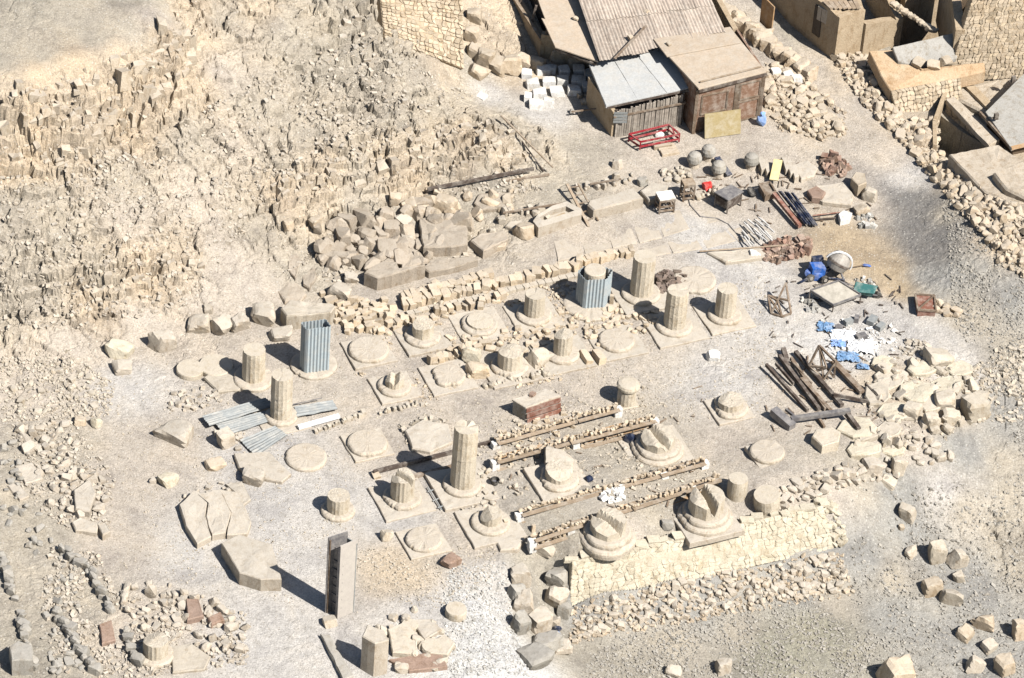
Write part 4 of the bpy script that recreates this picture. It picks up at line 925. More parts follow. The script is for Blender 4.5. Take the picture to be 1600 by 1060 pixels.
# ------------------------------------------------------------------ the rows of squared blocks
LBL = 'squared block '
scatter(Zm([(300, 545), (385, 610), (480, 590), (640, 600), (700, 700), (690, 735), (600, 748), (440, 755), (400, 700), (375, 640)]), 52, .22, .34, 'limestone_block', LBL+'in the tight stack right of the tall corrugated box', 'stone block', 'blocks stacked right of the tall corrugated box', 'block', 'block', .72, 25, .9)
rowof((632, 484), (772, 448), 22, .2, .28, .42, 'limestone_block', LBL+'in the long double row behind the column bases', 'stone block', 'blocks in the double row behind the column bases')
rowof((628, 470), (768, 436), 20, .2, .28, .42, 'limestone_block', LBL+'in the long double row behind the column bases', 'stone block', 'blocks in the double row behind the column bases')
rowof((772, 448), (906, 418), 17, .14, .26, .4, 'limestone_block', LBL+'in the thin row left of the six-sided metal jacket', 'stone block', 'blocks in the row left of the metal jacket')
rowof((900, 416), (990, 396), 11, .12, .28, .4, 'limestone_block', LBL+'in the short row behind the six-sided metal jacket', 'stone block', 'blocks in the row behind the metal jacket')
rowof((620, 512), (790, 468), 17, .35, .2, .34, 'limestone_block', LBL+'lying loosely between the double row and the empty bases', 'stone block', 'loose blocks in front of the double row')
scatter([(694, 545), (760, 515), (772, 545), (740, 565), (705, 562)], 14, .2, .36, 'limestone_block', LBL+'heaped between the ringed base and the raised-disc base', 'stone block', 'blocks heaped between the two empty bases', 'block', 'block', .8, 25)
scatter([(775, 525), (850, 505), (905, 515), (860, 545), (800, 545)], 18, .18, .36, 'limestone_block', LBL+'among those lying between the two broken stumps', 'stone block', 'blocks between the two broken stumps', 'block', 'block', .8, 25)
scatter([(880, 492), (1000, 472), (1035, 498), (1010, 520), (905, 538)], 60, .14, .26, 'limestone_block', 'rough block heaped before the six-sided metal jacket', 'stone block', 'small blocks heaped in front of the metal jacket', 'rubble', 'block', .75)
rowof((672, 570), (738, 552), 7, .1, .24, .34, 'limestone_block', LBL+'in the short row above the ringed base', 'stone block', 'blocks above the ringed base', hgt=1.2)
boulder('boulder', 'hollow round-holed rock above the ringed base', 'boulder', 738, 568, 30, 28, 'yellow'); boulder('boulder', 'rounded yellowish rock right of the low round stump', 'boulder', 842, 572, 34, 26, 'lime'); boulder('boulder', 'large yellowish rock right of the ringed base', 'boulder', 745, 592, 36, 26, 'block')
for x, y, l in ((915, 565, 'left one of two long blocks beside the empty base with stones on its rim'), (935, 562, 'right one of two long blocks beside the empty base with stones on its rim')):
    stone('limestone_block', 'long pale block, '+l.split(' one')[0]+' of the pair beside the base with stones on its rim', 'stone block', G(x, y), (.26, .62, .3), 'block', 'block', R(28))
rowof((590, 650), (655, 632), 9, .1, .1, .2, 'rubble_stone', 'small stone in the short line below the cracked round base', 'stone', 'small stones below the cracked round base', 'rubble', 'lime')
rowof((755, 606), (860, 585), 16, .22, .1, .26, 'rubble_stone', 'small stone strewn below the low round stump', 'stone', 'small stones below the low round stump', 'rubble', 'lime')
rowof((492, 676), (572, 648), 18, .1, .09, .18, 'rubble_stone', 'small pale stone in the line beside the white plank', 'stone', 'small stones beside the white plank', 'block', 'lime')
scatter([(620, 665), (690, 648), (705, 680), (700, 700), (640, 712)], 40, .09, .2, 'rubble_stone', 'small stone piled on the broken slab left of the tallest column', 'stone', 'small stones on the broken slab', 'rubble', 'lime')
slab('stone_slab', 'irregular broken slab under small stones left of the tallest column', 'stone slab', [(632, 672), (660, 655), (700, 662), (708, 690), (672, 706), (645, 700)], 5, 'sand')
scatter([(675, 572), (725, 570), (735, 600), (690, 612)], 12, .09, .18, 'rubble_stone', 'small stone lying on the ringed round base', 'stone', 'small stones on the ringed base', 'rubble', 'lime')
scatter([(745, 735), (800, 730), (810, 780), (770, 800), (740, 785)], 24, .1, .24, 'rubble_stone', 'rough stone beside the black bucket', 'stone', 'stones beside the black bucket', 'rubble', 'lime')
scatter([(760, 680), (860, 650), (930, 640), (870, 690), (780, 712)], 50, .08, .2, 'rubble_stone', 'small stone scattered under and behind the single shelf', 'stone', 'stones around the single shelf', 'rubble', 'block')
rowof((880, 700), (900, 745), 8, .4, .1, .2, 'rubble_stone', 'small stone by the worn base under the double shelf', 'stone', 'stones by the worn base', 'rubble', 'lime')
scatter([(960, 690), (1000, 680), (1005, 705), (970, 712)], 10, .1, .24, 'rubble_stone', 'grey stone left of the hollowed base at the double shelf', 'stone', 'stones left of the hollowed base', 'rubble', 'sand')
slab('stone_slab', 'thick plain slab lying at the left foot of the front shelf', 'stone slab', [(775, 846), (800, 835), (822, 842), (810, 858), (782, 860)], 4, 'sand')
boulder('boulder', 'flat grey boulder below the left pier of the front shelf', 'boulder', 848, 868, 36, 20, 'sand')
slab('wall_fragment', 'low ruined wall of dark stones on the left shoulder of the yellow stone slope', 'stone slab', [(880, 850), (900, 845), (912, 875), (888, 880)], 8, 'dull')
# right: rubble wall
scatter([(1205, 772), (1290, 736), (1400, 714), (1404, 742), (1300, 770), (1215, 798)], 76, .16, .38, 'angular_stone', 'angular stone in the rubble line right of the tilted disc', 'stone', 'angular rubble right of the tilted disc', 'rubble', 'sand', .7, None, .7, .35)
scatter([(1415, 700), (1450, 680), (1490, 720), (1440, 735)], 12, .16, .42, 'rubble_stone', 'rubble stone in the small heap at the right end of the rubble line', 'stone', 'small heap right of the rubble line', 'rubble', 'sand', .6)
boulder('boulder', 'large grey boulder at the right end of the rubble line', 'boulder', 1362, 742, 36, 26, 'sand'); boulder('boulder', 'upright pale boulder beside the large grey one', 'boulder', 1402, 742, 26, 34, 'lime')
boulder('boulder', 'flat stone lying in front of the upright pale boulder', 'boulder', 1388, 762, 30, 14, 'lime')
# flat bedrock slabs at the right
for i, (x, y, w, d) in enumerate(((1390, 590, 50, 34), (1430, 610, 56, 36), (1400, 640, 60, 30), (1455, 625, 50, 32), (1480, 600, 54, 30), (1440, 575, 50, 22), (1370, 615, 44, 40), (1500, 575, 44, 24), (1340, 665, 64, 34), (1390, 670, 44, 26), (1350, 700, 60, 24), (1395, 700, 40, 22), (1425, 645, 36, 24), (1380, 565, 40, 24))):
    g0 = G(x, y); s = SC(g0); k = 7; ph = rnd.uniform(0, 1); pl = [(x+w/2*math.cos(a)*rnd.uniform(.85, 1.15), y-d/2*math.sin(a)*rnd.uniform(.85, 1.15)) for a in [(ph+j)*math.tau/k for j in range(k)]]
    slab('bedrock_slab', 'flat pale limestone slab in the broken pavement right of the long dark planks', 'stone slab', pl, rnd.uniform(3, 7), 'yellow' if i % 3 else 'lime', .04, .04, group='pale slabs of the broken pavement')
for (x, y, w, h, lb) in ((1522, 655, 46, 38, 'big pale block standing at the right end of the broken pavement'), (1425, 655, 34, 28, 'rounded boulder below the broken pavement, left of the pointed one'), (1475, 640, 44, 30, 'pale wide boulder between the pavement and the big block'), (1453, 672, 26, 36, 'pointed brownish boulder under the broken pavement'), (1465, 575, 50, 24, 'brown-edged ledge rock above the broken pavement'),
    (1487, 664, 30, 24, 'small pale boulder left of the big pale block')): boulder('boulder', lb, 'boulder', x, y, w, h, 'lime')
for (x, y, w, h, lb, mt) in ((1416, 815, 28, 32, 'round-topped boulder alone below the rubble line on the grey slope', 'lime'), (1408, 830, 12, 10, 'small stone at the foot of the round-topped boulder', 'ochre'), (1463, 880, 30, 40, 'tall square boulder on the grey slope, dark on its left', 'lime'), (1497, 888, 34, 34, 'leaning boulder right of the tall square one', 'lime'),
    (1421, 872, 22, 18, 'small half buried stone left of the tall square boulder', 'lime'), (1455, 930, 36, 26, 'tan boulder under the pair on the grey slope', 'ochre'), (1482, 945, 34, 24, 'lower boulder in the group on the grey slope', 'lime'), (1498, 912, 20, 20, 'thin boulder between the leaning one and the lowest', 'lime'),
    (1507, 1000, 34, 20, 'flat tan boulder near the lower right corner, left of two', 'ochre'), (1537, 985, 36, 24, 'tan boulder near the lower right corner, right of two', 'ochre'), (1400, 1075, 60, 52, 'large peaked rock cut by the bottom edge', 'ochre'), (1525, 1050, 30, 28, 'rock at the bottom edge left of the corner boulder', 'lime'), (1570, 1055, 36, 34, 'rock in the lower right corner', 'ochre'), (1592, 1000, 26, 40, 'dark rock at the right edge near the bottom', 'ochre'),
    (1545, 1020, 30, 20, 'pale flat rock between the corner boulders', 'lime'), (1131, 1052, 28, 26, 'loose rock near the bottom edge in the middle', 'sand'), (1052, 1058, 26, 16, 'small rock at the bottom edge left of the middle one', 'sand'), (1115, 555+10, 22, 16, 'small white block alone on the gravel near the rightmost column', 'whitestone')):
    boulder('boulder', lb, 'boulder', x, y, w, h, mt)
# low boulder wall by the white gravel
for i, (x, y, w, h) in enumerate(((812, 915, 30, 34), (806, 938, 28, 30), (816, 962, 34, 36), (812, 990, 30, 40), (842, 990, 44, 40), (850, 1018, 44, 26), (876, 1022, 30, 20), (838, 1045, 50, 30), (866, 950, 36, 40), (872, 920, 34, 36), (862, 985, 26, 24), (880, 965, 26, 30))):
    boulder('wall_boulder', 'boulder of the low wall by the white gravel', 'boulder', x, y, w, h, 'dull' if i % 2 else 'sand', 'boulders of the low wall by the white gravel')
c = G(868, 990); t = thing('plastic_bag', 'dark blue plastic bag with a pale blue flap beside the boulder wall', 'bag', c)
mb = MB()
def blob(c, sx, sy, sz, n=16, s=1):
    rr = random.Random(s); me_ = hull_mesh('tmp', [Vector((v.x*sx, v.y*sy, v.z*sz))+c for v in [Vector((rr.gauss(0, 1), rr.gauss(0, 1), rr.gauss(0, 1))).normalized() for _ in range(n)]])
    mb = MB(); mb.add([v.co.copy() for v in me_.vertices], [tuple(p.vertices) for p in me_.polygons]); bpy.data.meshes.remove(me_); return mb
blob(c+Vector((0, .05, .18)), .2, .16, .2, 24, 3).build('bag', 'navy', t); blob(c+Vector((.05, -.14, .1)), .14, .07, .1, 18, 4).build('flap', 'paleblue', t)
# ------------------------------------------------------------------ masonry
def masonry(parent, A, B, C, D, nu, nv, depth, mat, jit=.3, single=300, name='stone', gap=.06, back=None, mid=True):
    """A,B top corners, D,C bottom corners; every stone is a piece of its own"""
    A, B, C, D = map(Vector, (A, B, C, D)); nn = (D-A).cross(B-A).normalized()
    if nn.dot(CAM-A) < 0: nn = -nn
    g = {}
    for j in range(nv+1):
        for i in range(nu+1):
            ju = 0 if i in (0, nu) else rnd.uniform(-jit, jit); jv = 0 if j in (0, nv) else rnd.uniform(-jit, jit)*.8
            g[i, j] = ((i+ju+(.5 if j % 2 and 0 < i < nu else 0)*.6)/nu, (j+jv)/nv)
    def P(u, v): return A.lerp(B, u).lerp(D.lerp(C, u), v)
    rest = MB(); cnt = 0
    for j in range(nv):
        for i in range(nu):
            q = [g[i, j], g[i+1, j], g[i+1, j+1], g[i, j+1]]; cu = sum(a for a, _ in q)/4; cv = sum(b for _, b in q)/4
            pts = []
            for k in range(4):
                a = q[k]; b = q[(k+1) % 4]; pts.append(a); pts.append(((a[0]+b[0])/2+(a[0]+b[0]-2*cu)*.08, (a[1]+b[1])/2+(a[1]+b[1]-2*cv)*.08))
            o = depth*rnd.uniform(.55, 1.25); tx, ty = rnd.uniform(-.3, .3), rnd.uniform(-.3, .3); vs = []
            for sc_, dz in ((1-gap, -depth*.4), (1-gap*1.3, o*.6), (.74, o)):
                for a, b in pts:
                    u = cu+(a-cu)*sc_; v = cv+(b-cv)*sc_; vs.append(P(u, v)+nn*(dz+(o*((a-cu)*nu*tx+(b-cv)*nv*ty) if dz > 0 else 0)))
            fs = [(r_*8+k, r_*8+(k+1) % 8, (r_+1)*8+(k+1) % 8, (r_+1)*8+k) for r_ in (0, 1) for k in range(8)]+[tuple(range(16, 24))]
            if cnt < single: MB().add(vs, fs).build(name, mat, parent)
            else: rest.add(vs, fs)
            cnt += 1
    if rest.v: rest.build(name+'_facing', mat, parent, kind='stuff')
    bk = MB(); th = nn*(depth*.3); bb = nn*-.35; q = [A-th*.2, B-th*.2, C-th*.2, D-th*.2]
    bk.add(q+[p+bb for p in q], [(0, 1, 2, 3), (7, 6, 5, 4), (0, 4, 5, 1), (1, 5, 6, 2), (2, 6, 7, 3), (3, 7, 4, 0)]).build('core', back or mat, parent)
A, B, C, D = W(893, 878, -.02), W(1285, 790, -.02), W(1303, 857, -1.3), W(890, 948, -1.42)
t = thing('stone_revetment', 'sloping revetment faced with pale yellow fitted stones at the front edge of the court', 'retaining wall', (A+B+C+D)/4)
masonry(t, A, B, C, D, 46, 10, .05, 'yellow', .42, 300, 'stone', .06, 'mortar')
for i in range(20):
    u = i/19; p = A.lerp(B, u)
    stone('edge_stone', 'flat pale stone in the uneven top edge of the yellow stone slope', 'stone', p+Vector((rnd.uniform(-.1, .1), .12+rnd.uniform(-.1, .15), 0)), (rnd.uniform(.25, .5), rnd.uniform(.2, .35), .12), 'block', 'yellow', R(18)+rnd.uniform(-.2, .2), .08, 'edge stones above the yellow slope', .5)
scatter([(1275, 785), (1300, 780), (1325, 850), (1305, 860)], 26, .14, .32, 'rubble_stone', 'loose yellow stone at the right end of the yellow stone slope', 'stone', 'loose stones right of the yellow slope', 'rubble', 'yellow')
scatter([(895, 962), (1100, 905), (1310, 868), (1330, 925), (1150, 950), (900, 1000)], 190, .12, .30, 'toe_stone', 'tan stone at the foot of the yellow stone slope', 'stone', 'loose stones at the foot of the yellow slope', 'rubble', 'sand', .6)
massin([(890, 955), (1100, 900), (1315, 862), (1335, 930), (1150, 960), (890, 1005)], 900, .05, .17, 'small_rubble', 'fine rubble filling the band at the foot of the yellow stone slope', 'rubble', 'ochre')

# ------------------------------------------------------------------ the shed group
Z3 = Zc(780, 0, 4.0)
zr = 2.45
c = G(1010, 205); t = thing('long_shed', 'long low shed with a wide rusty corrugated roof and an open shaded left side', 'shed', G(950, 130))
# roof as sheets side by side and one overlapping row
def quad(poly, zs): return [W(x, y, z) for (x, y), z in zip(poly, zs)]
top_l, top_r = W(890, -40, 2.75), W(1092, -40, 2.95); bot_l, bot_r = W(938, 98, 2.42), W(1133, 50, 2.65)
n = 8
for i in range(n):
    a = top_l.lerp(top_r, i/n); b = top_l.lerp(top_r, (i+1.04)/n); c_ = bot_l.lerp(bot_r, (i+1.04)/n); d = bot_l.lerp(bot_r, i/n)
    for (v0, v1, dz) in ((0, .56, .03), (.54, 1, 0)):
        mb = MB(); k = Vector((0, 0, dz+.012*(i % 2)+rnd.uniform(-.004, .01))); corr(mb, a.lerp(d, v0)+k, b.lerp(c_, v0)+k, b.lerp(c_, v1+rnd.uniform(-.02, .02))+k, a.lerp(d, v1+rnd.uniform(-.02, .01))+k, 5, .014, .008, 4, 4, .012); mb.build('roof_sheet', 'roofsheet', t)
for pl, dz in (([(826, -40), (905, -40), (935, 96), (868, 74)], .0), ([(868, 74), (846, 28), (885, 40), (926, 93)], .05)):
    z_ = 2.25; top = [W(x, y, z_+dz) for x, y in pl]; MB().prism(top, .05, .01, .01, .5).build('roof_board', 'tanroof', t)
def wallbox(mb, p0, p1, z0, z1, th, z1b=None):
    p0 = Vector((p0.x, p0.y, 0)); p1 = Vector((p1.x, p1.y, 0)); d = (p1-p0).normalized(); nn = Vector((-d.y, d.x, 0))*th; z1b = z1 if z1b is None else z1b
    q = [p0, p1, p1+nn, p0+nn]; zt = [z1, z1b, z1b, z1]
    return mb.add([p+Vector((0, 0, z0)) for p in q]+[p+Vector((0, 0, z)) for p, z in zip(q, zt)], [(3, 2, 1, 0), (4, 5, 6, 7), (0, 1, 5, 4), (1, 2, 6, 5), (2, 3, 7, 6), (3, 0, 4, 7)])
zg = .55
w0, w1, w2 = W(768, -30, .8), W(843, 90, .7), W(930, 108, .6)
wallbox(MB(), w1, w0, .3, 1.45, -.3).build('side_wall', 'mud', t)
wallbox(MB(), w1, w2, .3, 1.75, .25, 1.9).build('end_wall', 'mud', t)
wallbox(MB(), w1+Vector((.55, .2, 0)), w0+Vector((.75, .2, 0)), .2, 1.9, -.05).build('shade_sheet', 'interior_shade', t)  # dark sheet painted as the shade under the roof
for u in (.0, .25, .5, .75):
    p = w1.lerp(w0, u)+Vector((.12, .05, 0)); MB().beam(Vector((p.x, p.y, 1.3)), Vector((p.x+.12, p.y, 2.2)), .09, .09).build('post', 'darkwood', t)
MB().beam(Vector((w1.x, w1.y, 1.52)), Vector((w0.x, w0.y, 1.52)), .12, .1).build('wall_plate', 'plank', t)
MB().beam(W(868, 77, 2.15), W(932, 101, 2.1), .08, .08).build('eaves_beam', 'darkwood', t)
wallbox(MB(), W(1092, -40, 2.6)+Vector((.2, 0, 0)), W(1140, 52, 2.3)+Vector((.1, 0, 0)), .5, 2.5, .2).build('side_wall', 'mud', t)

# light roofed lean-to
t = thing('lean_to_shed', 'lean-to shed with a pale blue-grey board roof and a slatted front', 'shed', G(1010, 200))
top = quad([(920, 101), (1031, 78), (1088, 136), (947, 167)], [1.95, 2.15, 1.98, 1.66]); MB().prism(top, .06, .006, .01, .4).build('roof_panel', 'lightroof', t)
for u0, u1 in ((.0, .335), (.345, .66), (.67, 1.)):
    q_ = [top[0].lerp(top[1], u0), top[0].lerp(top[1], u1), top[3].lerp(top[2], u1+rnd.uniform(-.01, .01)), top[3].lerp(top[2], u0)]
    MB().prism([p+Vector((0, 0, .035+rnd.uniform(-.008, .012))) for p in q_], .03, .008, .008, .3).build('roof_board', 'lightroof', t)
MB().beam(W(948, 168, 1.6), W(1088, 138, 1.92), .08, .09).build('eaves_beam', 'darkwood', t)
ga, gb = G(960, 215), G(1063, 197); gn = 30
da, db = Vector((ga.x, ga.y, .35)), Vector((gb.x, gb.y, .35)); hi0, hi1 = 1.22, 1.5
for i in range(gn):
    u = (i+.5)/gn; p = da.lerp(db, u); hh = hi0+(hi1-hi0)*u+rnd.uniform(-.06, .05)
    MB().beam(p+Vector((0, rnd.uniform(-.02, .02), 0)), p+Vector((rnd.uniform(-.03, .03), 0, hh)), (db-da).length/gn*.78, .03, Vector((0, 1, 0))).build('slat', 'slat', t)
MB().beam(da+Vector((-.1, -.06, .98)), db+Vector((.1, -.06, 1.15)), .05, .07).build('rail', 'wood', t)
MB().beam(da+Vector((0, .08, .6)), db+Vector((0, .08, .7)), .03, 1.1).build('shade_backing', 'interior_shade', t)  # dark sheet painted as the shade behind the slats
for u in (0, .5, 1.0): MB().beam(da.lerp(db, u)+Vector((0, .1, -.1)), da.lerp(db, u)+Vector((0, .1, 1.22+.28*u)), .09, .09).build('post', 'darkwood', t)
wallbox(MB(), da+Vector((0, .1, 0)), da+Vector((-1.0, 1.9, 0)), .2, 1.5, .15, 1.7).build('side_wall', 'mud', t)
for k_ in range(4):
    a = G(955, 176); MB().beam(Vector((ga.x-.1, ga.y-.04, 1.5-k_*.13)), Vector((ga.x+.4, ga.y-.03, 1.54-k_*.13)), .02, .1).build('pale_board', 'galvpale', t)

# brown door shed
t = thing('brown_shed', 'brown timber shed with two panelled doors and a tan flat roof', 'shed', G(1140, 200))
f = quad([(1092, 139), (1197, 112), (1141, 43), (1021, 62)], [2.55]*4); MB().prism(f, .06, .004, .01, .5).build('roof_panel', 'tanroof', t)
e0, e1 = W(1060, 108, 2.6), W(1166, 83, 2.6)
MB().prism([W(1021, 61, 2.64), W(1141, 42, 2.64), W(1158, 66, 2.62), W(1042, 88, 2.62)], .05, .004, .008, .5).build('roof_panel', 'tanroof', t)
pa_, pb_ = G(1083, 208), G(1186, 182); pa_.z = pb_.z = .35
pm = pa_.lerp(pb_, .62); H2 = 2.08
def door(a, b, nm, h0, h1, ins):
    d = (b-a); pn = MB().beam(a+Vector((0, 0, (h0+h1)/2)), b+Vector((0, 0, (h0+h1)/2)), .05, h1-h0).build('door_panel', 'door', t)
    o = Vector((0, -.045, 0)); L = []
    for u0, u1, v0, v1 in ins:
        mb = MB(); p = lambda u, v: a.lerp(b, u)+o+Vector((0, 0, h0+(h1-h0)*v))
        mb.beam(p(u0, v0), p(u1, v0), .04, .06); mb.beam(p(u0, v1), p(u1, v1), .04, .06); mb.beam(p(u0, v0), p(u0, v1), .06, .05, Vector((0, 1, 0))); mb.beam(p(u1, v0), p(u1, v1), .06, .05, Vector((0, 1, 0))); mb.build('door_frame', 'wood', pn)
door(pa_, pm.lerp(pa_, .03), 'left', .05, 1.98, [(.14, .78, .42, .86), (.02, .98, .02, .98)])
door(pm, pb_, 'right', .05, 2.0, [(.1, .9, .06, .5), (.1, .9, .56, .92)])
MB().beam(W(1092, 143, 2.42), W(1197, 116, 2.42), .08, .10).build('fascia', 'darkwood', t)
for p in (pa_, pm, pb_): MB().beam(p-Vector((0, .03, .2)), p+Vector((0, -.03, 2.05)), .11, .11).build('post', 'wood', t)
wallbox(MB(), pb_, pb_+Vector((-1.2, 3.0, 0)), .3, 2.45, -.08).build('side_wall', 'door', t)
wallbox(MB(), pa_, pa_+Vector((-1.2, 3.0, 0)), .3, 2.45, .08).build('side_wall', 'door', t)
MB().beam(pa_+Vector((-.55, 1.6, 1.)), pa_+Vector((.2, 1.6, 1.)), .06, 1.8).build('shade_sheet', 'interior_shade', t)  # dark sheet painted as the shade in the gap
for x, y, l in ((1010, 20, 'one'), (985, 60, 'two'), (1045, 70, 'three'), (900, 30, 'four')):
    stone('roof_weight', 'small stone weighing down the roof of the long shed', 'stone', W(x, y, 2.66 if x > 950 else 2.3), (.22, .16, .12), 'rubble', 'ochre', group='stones weighing down the long shed roof')
MB().beam(W(1094, 128, 2.62), W(1190, 104, 2.62), .05, .04).build('loose_batten', 'plank', None, 'thin batten lying on the tan roof of the brown shed', 'batten')
MB().beam(W(960, 92, 2.62), W(1010, 40, 2.84), .09, .03).build('loose_batten', 'wood', None, 'board lying loose on the corrugated roof of the long shed', 'batten')
# yellow board
a, b = G(1099, 216), G(1155, 208); MB().beam(a+Vector((0, .04, .5)), b+Vector((0, .04, .5)), .05, .98, Vector((0, .25, 1))).build('yellow_board', 'yellowboard', None, 'large yellowish board leaning against the brown doors', 'board')
# red steel frame
c = G(1022, 212); t = thing('steel_stand', 'bright red open steel frame lying in front of the slatted shed', 'metal frame', c); zf = .78
q = [W(983, 210, zf), W(1001, 222, zf), W(1062, 210, zf), W(1045, 195, zf)]; q2 = [p-Vector((0, 0, .22)) for p in q]
for L in (q, q2):
    for i in range(4): MB().beam(L[i], L[(i+1) % 4], .055, .055).build('rail', 'red', t)
for i in range(4): MB().beam(q[i], q2[i]-Vector((0, 0, .12)), .055, .055).build('leg', 'red', t)
MB().beam(q[3].lerp(q[2], .3), q[2].lerp(q[1], .12), .04, .04).build('brace', 'red', t)
boulder('white_sack', 'white sack lying inside the red steel frame', 'sack', 1030, 216, 14, 10, 'whitestone', n=20)
for i, (x, y) in enumerate(((1040, 230), (1045, 238), (1033, 226))): slab('paving_tile', 'thin tile in the small stack in front of the red steel frame', 'tile', [(x-14, y-4), (x+12, y-7), (x+17, y), (x-10, y+4)], 3+i, 'ochre', .01, .01, group='stack of tiles by the red frame')
# white squared stones pile
for (x, y, w, h) in ((822, 118, 18, 13), (848, 112, 26, 18), (862, 110, 20, 14), (880, 112, 20, 12), (905, 112, 22, 14), (830, 133, 24, 15), (856, 130, 22, 15), (880, 128, 22, 15), (902, 128, 24, 14), (842, 148, 26, 16), (870, 145, 24, 14), (895, 143, 22, 14), (916, 138, 16, 14), (826, 155, 14, 16), (836, 165, 26, 10), (925, 125, 14, 12), (858, 162, 22, 10), (918, 118, 16, 12)):
    p = G(x+rnd.uniform(-2, 2), y+3); stone('white_block', 'white squared block left of the pale roofed shed', 'stone block', p, (w/50, .36, .32), 'block', 'whitestone', R(12)+rnd.gauss(0, .12), .07, 'white blocks left of the pale roofed shed')
for (x, y, w, h, l) in ((755, 100, 32, 34, 'first'), (745, 118, 30, 24, 's'), (775, 108, 34, 30, ''), (798, 110, 36, 34, ''), (815, 104, 30, 30, ''), (870, 92, 26, 30, ''), (900, 98, 30, 20, ''), (742, 88, 26, 26, ''), (735, 60, 24, 30, ''), (838, 104, 28, 24, ''), (740, 30, 24, 28, '')):
    boulder('pale_boulder', 'large smooth tan boulder in the ring around the left end of the long shed', 'boulder', x, y+6, w, h, 'ochre', 'tan boulders around the left end of the long shed')
rowof((905, 150), (960, 185), 16, .5, .12, .26, 'rubble_stone', 'rough stone at the left corner of the slatted shed', 'stone', 'stones at the corner of the slatted shed', 'rubble', 'ochre')
MB().beam(W(893, 175, .75), W(950, 168, .8), .05, .05).build('timber_pole', 'wood', None, 'short pole lying among stones left of the slatted shed', 'pole')
for i, (x, y) in enumerate(((893, 178), (906, 180), (955, 180))): stone('post_stone', 'small stone under the short pole left of the slatted shed', 'stone', G(x, y), (.14, .14, .2), 'block', 'dull', group='stones under the short pole')
slab('white_slab', 'small white rectangular slab lying on the path behind the cliff edge', 'slab', [(743, 150), (750, 143), (762, 148), (755, 156)], 2, 'whitestone', .005, .01)
# blue water carrier
c = G(1189, 197); t = thing('blue_bundle', 'pale blue cloth bundle at the corner of the brown shed', 'bundle', c)
blob(c+Vector((0, 0, .25)), .2, .18, .28, 26, 8).build('cloth', 'paleblue', t); blob(c+Vector((.02, 0, .55)), .12, .1, .09, 18, 9).build('knot', 'paleblue', t)
# rubble right of the shed
scatter([(1195, 102), (1235, 108), (1262, 122), (1310, 175), (1322, 215), (1290, 222), (1240, 210), (1205, 178), (1195, 150)], 110, .16, .42, 'fallen_stone', 'rubble stone in the heap right of the brown shed', 'stone', 'rubble heap right of the brown shed', 'rubble', 'ochre', .62)
massin([(1190, 100), (1240, 105), (1320, 175), (1325, 218), (1210, 205)], 350, .06, .16, 'small_rubble', 'fine rubble between the stones right of the brown shed', 'rubble', 'ochre')
for (x, y) in ((1212, 118), (1230, 122), (1245, 128)): stone('white_block', 'whitewashed block at the top of the rubble heap right of the brown shed', 'stone block', G(x, y), (.34, .26, .3), 'block', 'whitestone', .3, .1, 'whitewashed blocks on the rubble heap')
# low wall along the lane behind the shed
for i in range(15):
    u = i/14; x = 1122+(1262-1122)*u; y = 12+(118-12)*u
    boulder('wall_boulder', 'tan boulder in the low wall between the brown shed and the lane', 'boulder', x+rnd.uniform(-4, 4), y+8, 28, 26, 'ochre', 'boulders in the low wall behind the brown shed')

# ------------------------------------------------------------------ houses, top right
def zwall(parent, pts, zb, zt, th, mat, nm='wall'):
    for i in range(len(pts)-1):
        a, b = W(*pts[i], zb), W(*pts[i+1], zb); zt0 = zt[i] if isinstance(zt, (list, tuple)) else zt; zt1 = zt[i+1] if isinstance(zt, (list, tuple)) else zt
        d = (b-a).normalized(); k = max(1, int((b-a).length/.5)); mb = MB()
        nn = Vector((-d.y, d.x, 0))*th; vs = []; fs = []
        for j in range(k+1):
            p = a.lerp(b, j/k); z1 = zt0+(zt1-zt0)*j/k+rnd.uniform(-.04, .04)
            vs += [p+Vector((0, 0, -.4)), p+Vector((0, 0, z1-zb)), p+nn+Vector((0, 0, z1-zb)), p+nn+Vector((0, 0, -.4))]
        for j in range(k):
            for m_ in range(4): a_ = j*4+m_; b_ = j*4+(m_+1) % 4; fs.append((a_, b_, b_+4, a_+4))
        fs.append((3, 2, 1, 0)); e = k*4; fs.append((e, e+1, e+2, e+3))
        mb.add(vs, fs).build(nm, mat, parent)
zb = .6
t = thing('mud_tower_house', 'square mud-brick tower with an open dark top at the end of the lane', 'house', W(1300, 60, zb))
zwall(t, [(1180, -15), (1232, 42), (1303, 96)], zb, [2.8, 2.7, 2.6], .35, 'mud')
zwall(t, [(1303, 96), (1343, 84)], zb, [2.6, 2.6], .3, 'mud')
zwall(t, [(1343, 84), (1330, 45)], zb, 2.5, .3, 'mud')
zwall(t, [(1275, 70), (1320, 55)], zb, 2.45, .3, 'mud')
MB().box(W(1286, 24, 2.2), (.5, .06, .6), R(-38)).build('window_sill', 'sand', t)
mb = MB(); p = W(1274, 72, zb); d = (W(1303, 96, zb)-W(1232, 42, zb)).normalized(); mb.box(p+Vector((-.02, -.04, 1.2))+Vector((d.y, -d.x, 0))*.02, (.4, .1, 1.3), math.atan2(d.y, d.x)); mb.build('window_slot', 'interior_shade', t)  # dark box on the wall, painted as the shade inside the slot
for i in range(7):
    a = W(1288+i*8, 2, 2.75); b = W(1300+i*7, 14, 2.7); MB().beam(a, b, .16, .05).build('roof_plank', 'plank', t)
mb = MB(); p0, p1 = W(1192, 12, zb+1), W(1210, 30, zb+1); mb.beam(p0+Vector((-.05, -.08, 0)), p1+Vector((-.05, -.08, 0)), .05, 1.2).build('door', 'orangewood', t)
t = thing('ruined_room', 'roofless ruined room with broken walls and a black interior right of the tower', 'ruin', W(1400, 60, .3))
